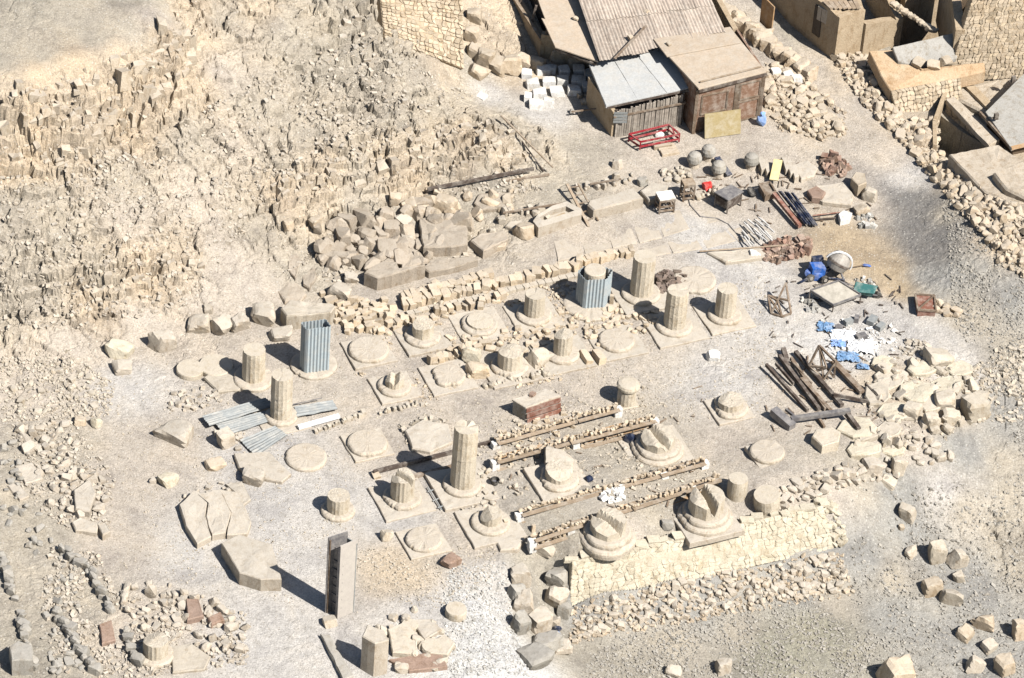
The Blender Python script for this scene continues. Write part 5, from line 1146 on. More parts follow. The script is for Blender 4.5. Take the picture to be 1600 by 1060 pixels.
zwall(t, [(1347, 86), (1396, 62)], zb, [2.0, 1.5], .3, 'mud'); zwall(t, [(1396, 62), (1352, 0)], zb, [1.5, 2.4], -.3, 'mud')
zwall(t, [(1352, -20), (1455, 60)], -1.3, [1.9, 1.3], .25, 'shade_soil'); zwall(t, [(1455, -40), (1490, 62)], -1.3, [2.5, 2.5], .35, 'shade_soil'); zwall(t, [(1402, 90), (1512, 60)], -1.4, [1.5, 1.7], .3, 'mud')
MB().prism([W(1350, -60, -1.4), W(1500, -60, -1.4), W(1505, 62, -1.4), W(1400, 90, -1.4)], .2, .02, .01, 2.).build('floor', 'shade_soil', t)
for i in range(16): 
    u = i/15; stone('wall_stone', 'stone on the broken wall top crossing the black ruined room', 'stone', W(1440+(1-u)*-45+u*20, 8+u*42, 1.9-.2*u), (.24, .2, .16), 'rubble', 'ochre', group='stones on the wall of the ruined room')
stoneroof = [W(1395, 74, 2.0), W(1512, 47, 2.2), W(1494, 92, 1.6), W(1440, 104, 1.4), W(1404, 96, 1.6)]
t = thing('grey_roof_room', 'small room under a smooth grey flat roof below the ruined room', 'house', W(1450, 110, .6))
MB().prism(stoneroof, .14, .01, .02).build('roof', 'greyroof', t)
zwall(t, [(1404, 118), (1440, 128), (1497, 116)], .6, [1.5, 1.35, 1.5], .3, 'mud')
for i, (x, y) in enumerate(((1435, 100), (1458, 104), (1478, 98))): stone('roof_stone', 'loose boulder on the lower edge of the smooth grey roof', 'stone', W(x, y, 1.5), (.42, .35, .22), 'rubble', 'ochre', group='boulders on the edge of the grey roof')
# big stone wall at the right
t = thing('rubble_stone_wall', 'tall wall of small tan rubble stones in the upper right corner', 'wall', W(1580, 110, .6))
hw = 3.3
A, B, C, D = W(1517, 60, .6+.3), W(1645, 60, .9), W(1650, 120, .5), W(1480, 124, .5)
bl, br = W(1478, 128, .6), W(1660, 118, .6); up = Vector((.1, .95, 3.6))
masonry(t, bl+up+Vector((.55, 0, 0)), br+up, br, bl, 26, 24, .05, 'walltan', .35, 0, 'stone', .12, 'mud')
mb = MB(); p0 = W(1505, 100, 1.0); 
zwall(t, [(1497, 118), (1478, 20)], .6, [2.7, 3.4], .35, 'mud')
# orange mud wall with stone foot
t = thing('orange_mud_wall', 'bright orange mud-plastered wall catching the sun above a band of stones', 'wall', W(1440, 140, .6))
MB().prism([W(1358, 80, 1.6), W(1400, 78, 1.6), W(1440, 108, 1.5), W(1538, 98, 1.65), W(1540, 112, 1.4), W(1470, 128, 1.2), W(1392, 142, 1.15), W(1376, 118, 1.3)], .5, .02, .03).build('plaster_slope', 'orange', t)
A, B = W(1392, 142, 1.15), W(1500, 122, 1.25); masonry(t, A, B, W(1505, 165, .35), W(1404, 192, .25), 16, 7, .05, 'walltan', .35, 120, 'stone', .08, 'mud')
MB().prism([W(1392, 143, .95), W(1500, 123, 1.05), W(1505, 120, 1.05), W(1395, 128, .95)], .9, .01, .01).build('core', 'mud', t)
# sunken room and roofs
t = thing('sunken_room', 'deep dark sunken room with stone walls at the right edge', 'ruin', W(1500, 200, 0))
zwall(t, [(1463, 236), (1462, 200), (1478, 158)], .5, [.75, .8, .9], .15, 'mud'); zwall(t, [(1478, 158), (1545, 224)], -.6, [.85, .7], .35, 'mud')
A, B = W(1480, 160, .7), W(1545, 226, .6); masonry(t, A, B, W(1542, 256, -.8), W(1470, 225, -.8), 9, 6, .05, 'walltan', .3, 60, 'stone', .08, 'shade_soil')
MB().prism([W(1478, 155, .9), W(1490, 150, .9), W(1562, 218, .85), W(1545, 228, .85)], .2, .02, .02).build('wall_top', 'mudroof', t)
t = thing('grey_flat_roof_house', 'house with a smooth grey flat roof and an orange plank edge at the right edge', 'house', W(1580, 200, .6))
MB().prism([W(1540, 175, 1.25), W(1605, 110, 1.4), W(1680, 130, 1.4), W(1680, 200, 1.2), W(1580, 232, 1.05)], .12, .006, .01, .5).build('roof', 'greyroof', t)
MB().beam(W(1580, 232, 1.02), W(1690, 205, 1.12), .12, .1).build('edge_plank', 'orangewood', t)
MB().beam(W(1531, 176, 1.15), W(1582, 234, .98), .08, .12).build('edge_plank', 'wood', t)
MB().prism([W(1545, 178, 1.0), W(1605, 114, 1.1), W(1675, 134, 1.1), W(1675, 202, 1.1), W(1584, 228, .9)], 1.1, .006, .01, .5).build('body', 'shade_soil', t)
for x, y in ((1583, 128), (1556, 186)): 
    c = W(x, y, 1.32); mb = MB(); mb.box(c+Vector((0, 0, .12)), (.16, .12, .26), .4); mb.box(c+Vector((-.08, 0, .04)), (.2, .05, .06), .4); mb.build('vent_block', 'darkwood', t)
slab('mud_dome', 'thick lump of mud roofing lying over the corner of the grey roof', 'roof lump', [(1484, 148), (1500, 138), (1560, 124), (1584, 150), (1578, 160), (1540, 176)], 9, 'mudroof', .04, .08)
t = thing('mud_roof_house', 'house with a broad sandy mud roof below the grey one, at the right edge', 'house', W(1560, 290, .6))
MB().prism([W(1482, 240, 1.35), W(1560, 226, 1.4), W(1610, 260, 1.35), W(1640, 300, 1.3), W(1600, 330, 1.2), W(1540, 300, 1.2)], .9, .04, .06).build('roof', 'mudroof', t)
MB().prism([W(1552, 270, 1.6), W(1600, 250, 1.65), W(1660, 280, 1.6), W(1640, 330, 1.5), W(1572, 296, 1.5)], .5, .04, .07).build('roof_step', 'mudroof', t)
# stone band down the right side
band = [(1300, 92), (1345, 85), (1392, 118), (1412, 190), (1470, 240), (1540, 300), (1605, 345), (1605, 440), (1560, 410), (1500, 330), (1430, 245), (1350, 165)]
scatter(band, 300, .14, .42, 'band_stone', 'rubble stone in the bank between lane and houses', 'stone', 'rubble bank between the lane and the houses', 'rubble', 'ochre', .62, None, .85, .3)
massin(band, 2600, .05, .2, 'small_rubble', 'fine rubble filling the long bank between the lane and the houses', 'rubble', 'ochre')

# ------------------------------------------------------------------ things behind the court
Zt = Zc(780, 240, 3.786)
def trough(label, o4, h, wall, inner, drop_in, name='stone_trough', cat='sarcophagus'):
    P = [W(x, y, .2+h) for x, y in o4]; c = sum(P, Vector())/4; t = thing(name, label, cat, Vector((c.x, c.y, .2)))
    mb = MB(); I = [p.lerp(c, wall) for p in P]; J = [p-Vector((0, 0, drop_in)) for p in I]; Bm = [p-Vector((0, 0, h+.15)) for p in P]
    n = len(P); vs = Bm+P+I+J; fs = []
    for r_ in range(3):
        for i in range(n): fs.append((r_*n+i, r_*n+(i+1) % n, (r_+1)*n+(i+1) % n, (r_+1)*n+i))
    fs.append(tuple(range(3*n, 4*n))); mb.add(vs, fs).build('basin', 'sand', t); return t, c
t, c = trough('open stone sarcophagus with a brown hollow and stones inside', Zt([(200, 400), (232, 440), (440, 375), (488, 362), (395, 312), (300, 340)]), .42, .1, 'brown', .25)
mb = MB(); MB().prism([p+Vector((0, 0, -.16)) for p in [W(x, y, .62) for x, y in Zt([(245, 390), (260, 412), (430, 360), (385, 325)])]], .04, .01).build('floor', 'mud', t)
for x, y in ((235, 385), (280, 382), (225, 410)): stone('rubble_stone', 'stone lying in the open sarcophagus', 'stone', W(*Zt([(x, y)])[0], .45), (.22, .18, .18), 'rubble', 'lime', group='stones in the open sarcophagus')
slab('stone_chest', 'long closed sandstone sarcophagus with a sloping-edged lid, behind the walk', 'sarcophagus', Zt([(525, 300), (530, 280), (795, 205), (855, 262), (560, 335)]), 15, 'sand', .012, .05)
# ladder and rails
c = G(906, 320); t = thing('wooden_ladder', 'weathered wooden ladder lying between the two sarcophagi', 'ladder', c)
a, b = W(886, 288, .75), W(920, 354, .25); a2, b2 = W(900, 283, .78), W(926, 335, .35)
MB().beam(a, b, .10, .06).build('rail', 'plank', t); MB().beam(W(903, 287, .7), W(935, 345, .3), .05, .05).build('rail', 'plank', t)
for i in range(5): u = .08+i*.2; MB().beam(a.lerp(b, u), W(903, 287, .7).lerp(W(935, 345, .3), u), .04, .04).build('rung', 'wood', t)
MB().tube(W(783, 181, 1.35), W(864, 262, .8), .04, 8, .03).build('long_pole', 'plank', None, 'long thin pole leaning along the cliff edge below the path', 'pole')
MB().tube(W(790, 186, 1.1), W(850, 268, .55), .03, 8, .025).build('thin_pole', 'darkwood', None, 'thinner dark pole beside the long one along the cliff edge', 'pole')
MB().beam(W(668, 296, .75), W(834, 264, .75), .06, .14).build('dark_beam', 'darkwood', None, 'long dark beam lying above the great rock', 'beam')
MB().beam(W(790, 284, .5), W(858, 273, .5), .06, .08).build('short_beam', 'wood', None, 'shorter beam right of the long dark one above the rocks', 'beam')
MB().beam(W(786, 333, .5), W(880, 318, .5), .06, .06).build('thin_beam', 'wood', None, 'thin beam lying behind the open sarcophagus', 'beam')
MB().beam(W(922, 288, .55), W(970, 280, .55), .05, .06).build('short_pole', 'wood', None, 'short dark pole above the closed sarcophagus', 'pole')
rowof((900, 300), (1000, 275), 12, .4, .12, .3, 'rubble_stone', 'rough stone behind the closed sarcophagus', 'stone', 'stones behind the closed sarcophagus', 'rubble', 'sand')
rowof((778, 345), (850, 330), 9, .5, .16, .36, 'rubble_stone', 'rough stone left of the open sarcophagus', 'stone', 'stones left of the open sarcophagus', 'rubble', 'lime')
boulder('boulder', 'pale boulder touching the left end of the open sarcophagus', 'boulder', 820, 372, 34, 24, 'ochre')
slab('stone_slab', 'pale flat slab behind the boulder left of the open sarcophagus', 'stone slab', Zt([(35, 425), (60, 400), (130, 395), (150, 430), (90, 450)]), 5, 'lime')
slab('stone_block', 'ochre block at the left end of the line of sarcophagi', 'stone block', [(768, 372), (785, 360), (793, 374), (790, 384), (772, 386)], 8, 'ochre')
boulder('boulder', 'small standing stone on the path above the closed sarcophagus', 'boulder', 963, 264, 14, 18, 'sand')
boulder('boulder', 'dark hollow stone right of the closed sarcophagus', 'boulder', 1003, 292, 18, 16, 'dull')
slab('stone_block', 'broken grey block between the closed sarcophagus and the crates', 'stone block', [(1000, 298), (1018, 284), (1045, 290), (1038, 305), (1014, 314)], 9, 'sand')
scatter([(1030, 268), (1070, 262), (1082, 280), (1040, 285)], 14, .14, .34, 'rubble_stone', 'pale stone piled behind the wooden crates', 'stone', 'stones behind the wooden crates', 'rubble', 'lime')
# crates
def crate(px, py, w, d, h, label, mat, top=None, az=.35, name='wooden_crate', cat='crate'):
    c = G(px, py); t = thing(name, label, cat, c); mm = Matrix.Rotation(az, 3, 'Z')
    cs = [mm@Vector((sx*w/2, sy*d/2, 0))+c for sx, sy in ((-1, -1), (1, -1), (1, 1), (-1, 1))]; up = Vector((0, 0, h))
    for q in cs: MB().beam(q, q+up, .06, .06).build('leg', mat, t)
    for i in range(4):
        a, b = cs[i], cs[(i+1) % 4]
        for z in (.12, h*.5, h-.05): MB().beam(a+Vector((0, 0, z)), b+Vector((0, 0, z)), .04, .07).build('side_slat', mat, t)
    if top: MB().box(c+up+Vector((0, 0, .03)), (w*1.1, d*1.1, .05), az).build('top_board', top, t)
    return t
crate(1038, 328, .55, .45, .6, 'wooden crate stool with a whitish top, left of the open crate', 'wood', 'whitestone')
crate(1073, 310, .4, .35, .7, 'narrow open wooden crate standing behind the closed sarcophagus', 'wood', 'plank')
boulder('red_bundle', 'bright red plastic bundle among stones by the grey table', 'bundle', 1104, 298, 14, 15, 'brightred', n=22)
rowof((1085, 305), (1125, 300), 9, .5, .1, .24, 'rubble_stone', 'small stone around the bright red bundle', 'stone', 'stones around the red bundle', 'rubble', 'lime')
c = G(1137, 318); t = thing('grey_table', 'small grey metal-topped table with a dark shadow under it', 'table', c); q = [W(1116, 300, .85), W(1138, 313, .85), W(1162, 299, .85), W(1142, 288, .85)]
MB().prism(q, .05, .004, .01).build('table_top', 'steel', t)
for p in q: p = p.lerp(sum(q, Vector())/4, .12); MB().beam(Vector((p.x, p.y, .15)), p-Vector((0, 0, .04)), .05, .05).build('leg', 'darkwood', t)
MB().prism([p.lerp(sum(q, Vector())/4, .15)-Vector((0, 0, .15)) for p in q], .35, .004, .01).build('drawer_box', 'darkwood', t)
for (x, y, l) in ((1084, 260, 'leftmost rounded stone capital behind the red bundle'), (1106, 249, 'rounded stone capital furthest back in the group of four'), (1122, 274, 'rounded stone capital nearest the grey table'), (1173, 262, 'single rounded stone capital beside the stack of slabs')):
    c = G(x, y); r = .26; t = thing('stone_capital', l, 'capital', c)
    MB().lathe(c, [(r*.8, -.05), (r*.72, .12), (r*.8, .2)], 18, None, .02).build('neck', 'sand', t)
    MB().lathe(c+Vector((0, 0, .2)), [(r*.8, 0), (r*1.08, .06), (r*1.06, .2), (r*.85, .33), (r*.45, .4), (r*.12, .42)], 18, None, .025).build('bell', 'dull', t)
MB().beam(W(1120, 246, .55), W(1140, 274, .4), .22, .06).build('dark_plank', 'navy', None, 'dark blue plank leaning beside the rounded capitals', 'plank')
# slabs stack, yellow board
for i, (x, y) in enumerate(((1188, 258), (1196, 262), (1204, 266), (1226, 258), (1233, 264), (1240, 270))): slab('stone_slab', 'thin slab set on edge in the stack around the pale yellow board', 'stone slab', [(x-5, y-12), (x+3, y-14), (x+9, y+4), (x+2, y+8)], 9, 'sand', .02, .02, group='thin slabs around the pale yellow board')
MB().beam(W(1216, 250, .8), W(1209, 282, .5), .32, .05, Vector((0, .3, 1))).build('pale_board', 'paleyellow', None, 'narrow pale yellow board lying on the stacked slabs', 'board')
slab('stone_slab', 'large grey slab right of the pale yellow board', 'stone slab', [(1238, 258), (1262, 250), (1278, 262), (1272, 275), (1252, 280)], 5, 'sand')
massin([(1278, 250), (1300, 245), (1325, 262), (1318, 280), (1290, 272)], 70, .12, .26, 'red_rubble', 'heap of dark reddish stones at the end of the slabs', 'rubble', 'redrub', flat=1.3)
slab('stone_block', 'tall upright tan block at the right end of the stone store', 'stone block', [(1330, 278), (1338, 268), (1352, 270), (1355, 285), (1342, 290)], 18, 'ochre')
slab('stone_slab', 'broad broken slab under the upright tan block', 'stone slab', [(1275, 290), (1320, 284), (1335, 305), (1330, 320), (1285, 315), (1268, 305)], 6, 'sand')
slab('stone_block', 'dark ended block left of the broad broken slab', 'stone block', [(1262, 297), (1275, 290), (1290, 300), (1284, 310), (1268, 308)], 9, 'brown')
boulder('boulder', 'leaning pointed stone below the upright tan block', 'boulder', 1358, 315, 28, 24, 'lime'); boulder('boulder', 'pale boulder near the white block at the end of the store', 'boulder', 1345, 338, 28, 18, 'ochre')
massin([(1335, 335), (1360, 335), (1368, 355), (1345, 358)], 30, .1, .22, 'white_rubble', 'small heap of black and white stones right of the white block', 'rubble', 'greyrub', flat=1.)
slab('white_block', 'white block at the right end of the red rod', 'stone block', [(1310, 334), (1318, 328), (1332, 333), (1328, 342), (1314, 345)], 8, 'whitestone', .01, .02)
MB().tube(W(1270, 337, .35), W(1312, 332, .35), .025).build('red_rod', 'redwood', None, 'thin red-brown rod lying towards the white block', 'rod')
MB().beam(W(1274, 343, .3), W(1306, 341, .3), .05, .05).build('dark_bar', 'darkwood', None, 'short dark bar under the thin red-brown rod', 'bar')
c = G(1222, 345); t = thing('red_girder', 'reddish timber chest frame with a long red girder running down from it', 'beam', c)
q = [W(1186, 288, .55), W(1196, 305, .55), W(1212, 300, .55), W(1203, 285, .55)]
for i in range(4): MB().beam(q[i], q[(i+1) % 4], .06, .07).build('frame_bar', 'wood', t)
MB().prism([p-Vector((0, 0, .05)) for p in q], .25, .01).build('chest', 'wood', t)
MB().beam(W(1208, 302, .5), W(1250, 354, .35), .14, .14).build('girder', 'redwood', t)
for i in range(9):
    x0 = 1217+i*2.6; MB().tube(W(x0+rnd.uniform(-2, 2), 299+i*.4, .35+.05*(i % 3)), W(x0+38+rnd.uniform(-3, 5), 350+i*.3, .3+.05*(i % 2)), .035).build('steel_tube', 'navy', None, 'dark blue steel tube in the bundle beside the red girder', 'tube', 'bundle of dark blue tubes')
c = G(1172, 305); MB().lathe(c+Vector((0, 0, .1)), [(.18, 0), (.22, .05), (.2, .1), (.05, .11)], 18, Matrix.Rotation(.7, 3, 'Y')).build('rubber_ring', 'black', None, 'black rubber ring leaning left of the timber chest frame', 'tyre')
# pale rods
for i in range(22):
    x = 1158+rnd.uniform(0, 42); y = 342+rnd.uniform(0, 30)+(x-1158)*-.1; a = W(x, y, .3+rnd.uniform(0, .15)); MB().beam(a, a+Vector((rnd.uniform(.2, .35), rnd.uniform(-.5, -.3), rnd.uniform(-.05, .05))), .05, .04).build('pale_batten', 'rods', None, 'pale batten in the loose pile behind the dark reddish heap', 'batten', 'pile of pale battens')
MB().tube(W(1093, 393, .25), W(1232, 383, .3), .03).build('long_pipe', 'plank', None, 'long thin pipe lying across the kerb towards the dark reddish heap', 'pipe')
massin([(1190, 388), (1225, 372), (1268, 378), (1262, 400), (1215, 412), (1185, 408)], 150, .1, .26, 'dark_rubble', 'heap of dark reddish broken stone left of the cement mixer', 'rubble', 'redrub', flat=1.2)
massin([(1022, 432), (1050, 425), (1075, 440), (1052, 455), (1030, 460)], 90, .1, .24, 'dark_rubble', 'heap of black and grey rubble between two fluted columns', 'rubble', 'darkrub', flat=1.2)
slab('kerb_slab', 'long thin kerb slab with a dark crack below the long pipe', 'stone slab', [(1104, 394), (1190, 386), (1200, 400), (1134, 410)], 5, 'lime')
stone('white_block', 'whitish block at the left side of the dark reddish heap', 'stone block', G(1178, 402), (.34, .3, .24), 'block', 'whitestone', .2)
# ------------------------------------------------------------------ cement mixer and tools
c = G(1302, 432); t = thing('cement_mixer', 'cement mixer with a grey drum tipped to the right and a blue frame', 'cement mixer', c)
mm = Matrix.Rotation(R(28), 3, 'Y')@Matrix.Rotation(R(-20), 3, 'X'); dc = c+Vector((.12, .1, .55))
dr_ = MB().lathe(dc, [(.14, -.32), (.34, -.24), (.42, -.05), (.42, .08), (.33, .28), (.24, .38), (.22, .36), (.1, .2)], 24, mm).build('drum', 'drum', t)
MB().lathe(dc+mm@Vector((0, 0, -.03)), [(.44, 0), (.44, .07), (.42, .08)], 24, mm).build('ring_gear', 'darkwood', dr_)
mb = MB(); 
for i in range(12):
    a0 = i*math.tau/24-.5; a1 = (i+1)*math.tau/24-.5; f_ = lambda a: dc+Vector((.5*math.cos(a), -.05, .5*math.sin(a))); mb.beam(f_(a0), f_(a1), .06, .05)
mb.build('yoke', 'whitepaint', t)
for a, b in (((-.5, .25, 0), (.0, 0, .5)), ((-.5, -.25, 0), (.0, 0, .5)), ((.4, -.3, 0), (.1, 0, .5)), ((.4, .3, 0), (.1, 0, .5)), ((-.5, -.25, .1), (.4, -.3, .1))): MB().tube(c+Vector(a), c+Vector(b), .035).build('frame_bar', 'navy', t)
MB().box(c+Vector((-.62, -.1, .3)), (.5, .42, .38), .3, 0, .1).build('motor_box', 'blue', t)
MB().box(c+Vector((-.62, .25, .45)), (.4, .2, .3), .3).build('motor_cover', 'navy', t)
for p in ((-.85, -.35, .14), (-.35, -.38, .14)): wh = MB().tube(c+Vector(p), c+Vector(p)+Vector((.05, -.09, 0)), .15, 16).build('wheel', 'black', t); MB().tube(c+Vector(p)+Vector((.04, -.07, 0)), c+Vector(p)+Vector((.06, -.105, 0)), .07, 12).build('rim', 'drum', wh)
MB().beam(c+Vector((-.7, -.3, .2)), c+Vector((-1.2, -.65, .1)), .07, .06).build('tow_bar', 'navy', t)
boulder('blue_rag', 'blue plastic sheet hanging at the front of the cement mixer', 'sheet', 1272, 438, 26, 20, 'blue', n=18)
c = G(1354, 418); t = thing('shovel', 'shovel with a blue blade lying on the sand pile', 'shovel', c)
blob(c+Vector((0, 0, .06)), .17, .11, .05, 22, 5).build('blade', 'blue', t); MB().tube(c+Vector((-.1, 0, .06)), W(1318, 420, .2), .018).build('handle', 'wood', t)
c = G(1310, 475); t = thing('mixing_tray', 'tilted pale metal mixing tray on a dark trestle below the cement mixer', 'tray', c)
q = [W(1266, 455, .45), W(1302, 478, .30), W(1345, 462, .42), W(1310, 440, .62)]; MB().prism(q, .04, .004, .01).build('tray', 'tray', t)
for i in range(4): MB().beam(q[i]+Vector((0, 0, .03)), q[(i+1) % 4]+Vector((0, 0, .03)), .03, .08).build('rim', 'steel', t)
for p in q: MB().beam(Vector((p.x, p.y, 0)), p, .04, .04).build('leg', 'darkwood', t)
c = G(1348, 465); t = thing('wheelbarrow', 'dark green wheelbarrow heaped with pale rubble right of the tray', 'wheelbarrow', c)
MB().prism([c+Vector(v) for v in ((-.4, -.2, .42), (.35, -.25, .42), (.5, .2, .42), (-.3, .35, .42))], .22, .01, .03, .3, -.1).build('tub', 'green', t)
MB().lathe(c+Vector((.5, 0, .16)), [(.15, -.03), (.16, .0), (.15, .03)], 16, Matrix.Rotation(R(90), 3, 'X')).build('wheel', 'black', t)
for s in (-1, 1):
    MB().tube(c+Vector((.5, .03*s, .16)), c+Vector((-.8, .28*s, .4)), .02).build('handle', 'steel', t); MB().tube(c+Vector((-.3, .22*s, .35)), c+Vector((-.35, .24*s, 0)), .02).build('leg', 'steel', t)
massin([(1333, 440), (1358, 436), (1366, 450), (1340, 455)], 26, .08, .16, 'barrow_rubble', 'pale rubble heaped by the green wheelbarrow', 'rubble', 'greyrub', flat=1.)
def trestle(label, pts, edges, mat='wood', name='broken_trestle', r=.06):
    P = [W(x, y, z) for x, y, z in pts]; c = sum(P, Vector())/len(P); c.z = 0; t = thing(name, label, 'trestle', c)
    for a, b in edges: MB().beam(P[a], P[b], r, r).build('bar', mat, t)
trestle('small broken wooden trestle standing alone left of the mixing tray', [(1200, 462, .4), (1205, 490, .05), (1222, 495, .05), (1236, 490, .05), (1228, 442, .8), (1215, 470, .4), (1232, 470, .4)], [(0, 1), (1, 2), (2, 3), (3, 4), (4, 5), (0, 5), (5, 2), (0, 6), (1, 5), (4, 6), (0, 2)])
trestle('tall angular wooden trestle standing on the long planks', [(1264, 572, .3), (1280, 540, 1.0), (1300, 560, .9), (1306, 565, .9), (1287, 593, .1), (1275, 580, .2), (1292, 575, .5), (1303, 590, .1), (1245, 545, .5)], [(0, 1), (1, 2), (2, 3), (3, 4), (4, 0), (1, 6), (0, 6), (6, 7), (3, 7), (5, 6), (1, 4)], 'wood', 'wooden_trestle', .07)
massin([(1250, 468), (1268, 465), (1282, 488), (1262, 494)], 40, .08, .2, 'grey_rubble', 'grey broken stones below the mixing tray', 'rubble', 'greyrub', flat=1.2)
c = G(1442, 498); t = thing('brown_crate', 'reddish-brown open crate on its side at the foot of the right-hand slope', 'crate', c)
q = [W(1432, 498, .0), W(1460, 500, .0), W(1458, 476, .0), W(1428, 474, .0)]
MB().prism([p+Vector((0, 0, .38)) for p in q], .38, .01, .02).build('crate_body', 'redwood', t)
for i in range(4): MB().beam(q[i]+Vector((0, 0, .4)), q[(i+1) % 4]+Vector((0, 0, .4)), .06, .07).build('rim_board', 'wood', t)
MB().beam(q[0]+Vector((0, 0, .42)), q[2]+Vector((0, 0, .42)), .05, .05).build('diagonal', 'wood', t)
scatter([(1458, 478), (1490, 478), (1498, 495), (1465, 498)], 10, .16, .4, 'rubble_stone', 'tan stone right of the reddish-brown crate', 'stone', 'stones right of the brown crate', 'rubble', 'ochre')
# powder and blue sheets
def sheet(label, px, py, w, d, mat, s, name='plastic_sheet', cat='plastic sheet', amp=.07):
    c = G(px, py); n = 19; w *= .8; d *= .8; amp *= 1.4; rr = random.Random(s); vs = []; ox, oy = rr.uniform(0, 50), rr.uniform(0, 50)
    for j in range(n):
        for i in range(n):
            u, v = i/(n-1)-.5, j/(n-1)-.5; k = 1+.35*float(fbm(np.array([u*4+ox]), np.array([v*4+oy]), 2, s)[0]); x, y = u*w*k, v*d*k
            z = float(Hn(c.x+x, c.y+y)[0])+.03+amp*(1+2*float(fbm(np.array([u*7+ox]), np.array([v*7+oy]), 3, s)[0]))*(1-abs(u)*1.2)
            vs.append(Vector((c.x+x+.06*rr.uniform(-1, 1), c.y+y+.06*rr.uniform(-1, 1), z)))
    fs = [(j*n+i, j*n+i+1, (j+1)*n+i+1, (j+1)*n+i) for j in range(n-1) for i in range(n-1)]; k = len(vs)
    vs += [v-Vector((0, 0, .01)) for v in vs]; fs += [tuple(q+k for q in f[::-1]) for f in fs]
    return MB().add(vs, fs).build(name, mat, None, label, cat)
sheet('torn blue plastic sheet at the top left of the white powder', 1290, 514, .7, .6, 'lightblue', 3); sheet('crumpled blue plastic sheet at the lower edge of the white powder', 1325, 562, .9, .6, 'lightblue', 4)
sheet('small blue plastic scrap below the crumpled sheet', 1348, 576, .45, .3, 'lightblue', 6); sheet('white torn sack over the white powder', 1318, 528, 1.1, .8, 'whitepaint', 7, 'torn_sack', 'sack'); sheet('white empty sacks spread in the middle of the powder', 1345, 545, 1.1, .9, 'whitepaint', 9, 'torn_sack', 'sack', .1)
sheet('pale blue sheet between the white sacks', 1310, 540, .6, .4, 'paleblue', 12)
for i, (x, y, r_) in enumerate(((1325, 507, .12), (1338, 502, .1), (1362, 505, .16), (1345, 530, .14), (1375, 515, .13), (1310, 517, .1))): 
    a = G(x, y); MB().box(a+Vector((0, 0, .1)), (r_*2.6, r_*1.6, .2), rnd.uniform(0, 1.5)).build('small_box', 'steel' if i % 2 else 'galvpale', None, 'small metal box among the sacks on the white powder', 'box', 'small boxes on the white powder')
massin([(1280, 500), (1400, 500), (1400, 570), (1300, 560)], 140, .05, .16, 'white_rubble', 'white lumps and scraps on the spilt powder', 'rubble', 'whitestone')
boulder('dark_tin', 'dark tin lying below the white powder', 'tin', 1377, 585, 12, 18, 'darkwood', n=20)
# long timbers
for (a, b, w, l) in (((1197, 570), (1262, 642), .09, 'leftmost long dark timber in the fan of timbers'), ((1212, 568), (1240, 600), .06, 'short thin timber in the upper left of the fan'), ((1218, 556), (1280, 640), .12, 'second long timber from the left in the fan'), ((1224, 545), (1232, 572), .16, 'short thick timber end sticking up at the top of the fan'),
    ((1236, 560), (1290, 640), .1, 'third long timber in the middle of the fan'), ((1252, 592), (1300, 645), .12, 'short wide timber in the lower middle of the fan'), ((1243, 550), (1316, 634), .14, 'thickest long timber on the right of the fan'), ((1236, 565), (1268, 600), .05, 'thin lath lying between the middle timbers'),
    ((1302, 565), (1347, 613), .2, 'broad dark plank right of the standing trestle'), ((1303, 617), (1357, 628), .05, 'thin stick lying below the broad dark plank'), ((1274, 645), (1288, 668), .08, 'timber end poking out below the box beam'), ((1352, 600), (1380, 630), .05, 'thin dark batten on the pale slab right of the broad plank')):
    MB().beam(W(*a, .16+rnd.uniform(0, .12)), W(*b, .12+rnd.uniform(0, .05)), w, .13).build('timber', rnd.choice(['wood', 'darkwood']), None, l, 'timber')
c = G(1225, 665); t = thing('box_girder', 'short hollow box girder with a long arm reaching right, below the fan of timbers', 'girder', c)
a, b = W(1208, 642, .35), W(1238, 668, .25); MB().beam(a, b, .30, .28).build('box', 'steel', t); MB().beam(W(1236, 655, .38), W(1328, 642, .38), .17, .15).build('arm', 'steel', t); MB().beam(W(1322, 645, .3), W(1342, 672, .2), .14, .2).build('arm_end', 'darkwood', t)
MB().beam(W(1228, 640, .3), W(1240, 650, .3), .08, .1).build('bracket', 'steel', t)
slab('purple_slab', 'flat purplish-grey slab right of the broken pavement', 'stone slab', [(1388, 672), (1438, 670), (1402, 694), (1393, 690)], 2, 'dull')
slab('stone_block', 'rough pale block under the end of the box girder arm', 'stone block', [(1330, 660), (1360, 655), (1372, 680), (1345, 690)], 6, 'lime')

# ------------------------------------------------------------------ paving of the walk
pv = bpy.data.objects.new('pavement', None); COL.objects.link(pv); pv.location = G(1150, 370); pv['kind'] = 'structure'
for pl in ([(985, 345), (1022, 338), (1035, 372), (1000, 380)], [(1025, 337), (1062, 328), (1078, 358), (1038, 370)], [(1065, 326), (1100, 318), (1120, 345), (1082, 356)], [(1085, 360), (1122, 350), (1150, 376), (1105, 388)], [(1125, 348), (1148, 345), (1188, 372), (1155, 378)], [(945, 355), (982, 346), (996, 380), (958, 388)], [(1040, 374), (1080, 362), (1098, 388), (1052, 396)], [(1002, 384), (1036, 376), (1048, 396), (1012, 402)],
    [(905, 366), (942, 357), (954, 389), (915, 398)], [(865, 376), (902, 367), (912, 399), (872, 408)]):
    g0 = G(*pl[0]); z = sum(G(*q).z for q in pl)/len(pl)+.004+rnd.uniform(-.008, .012); MB().prism([W(x, y, z) for x, y in pl], .12, .022, .012, .3).build('paving_slab', 'base', pv)
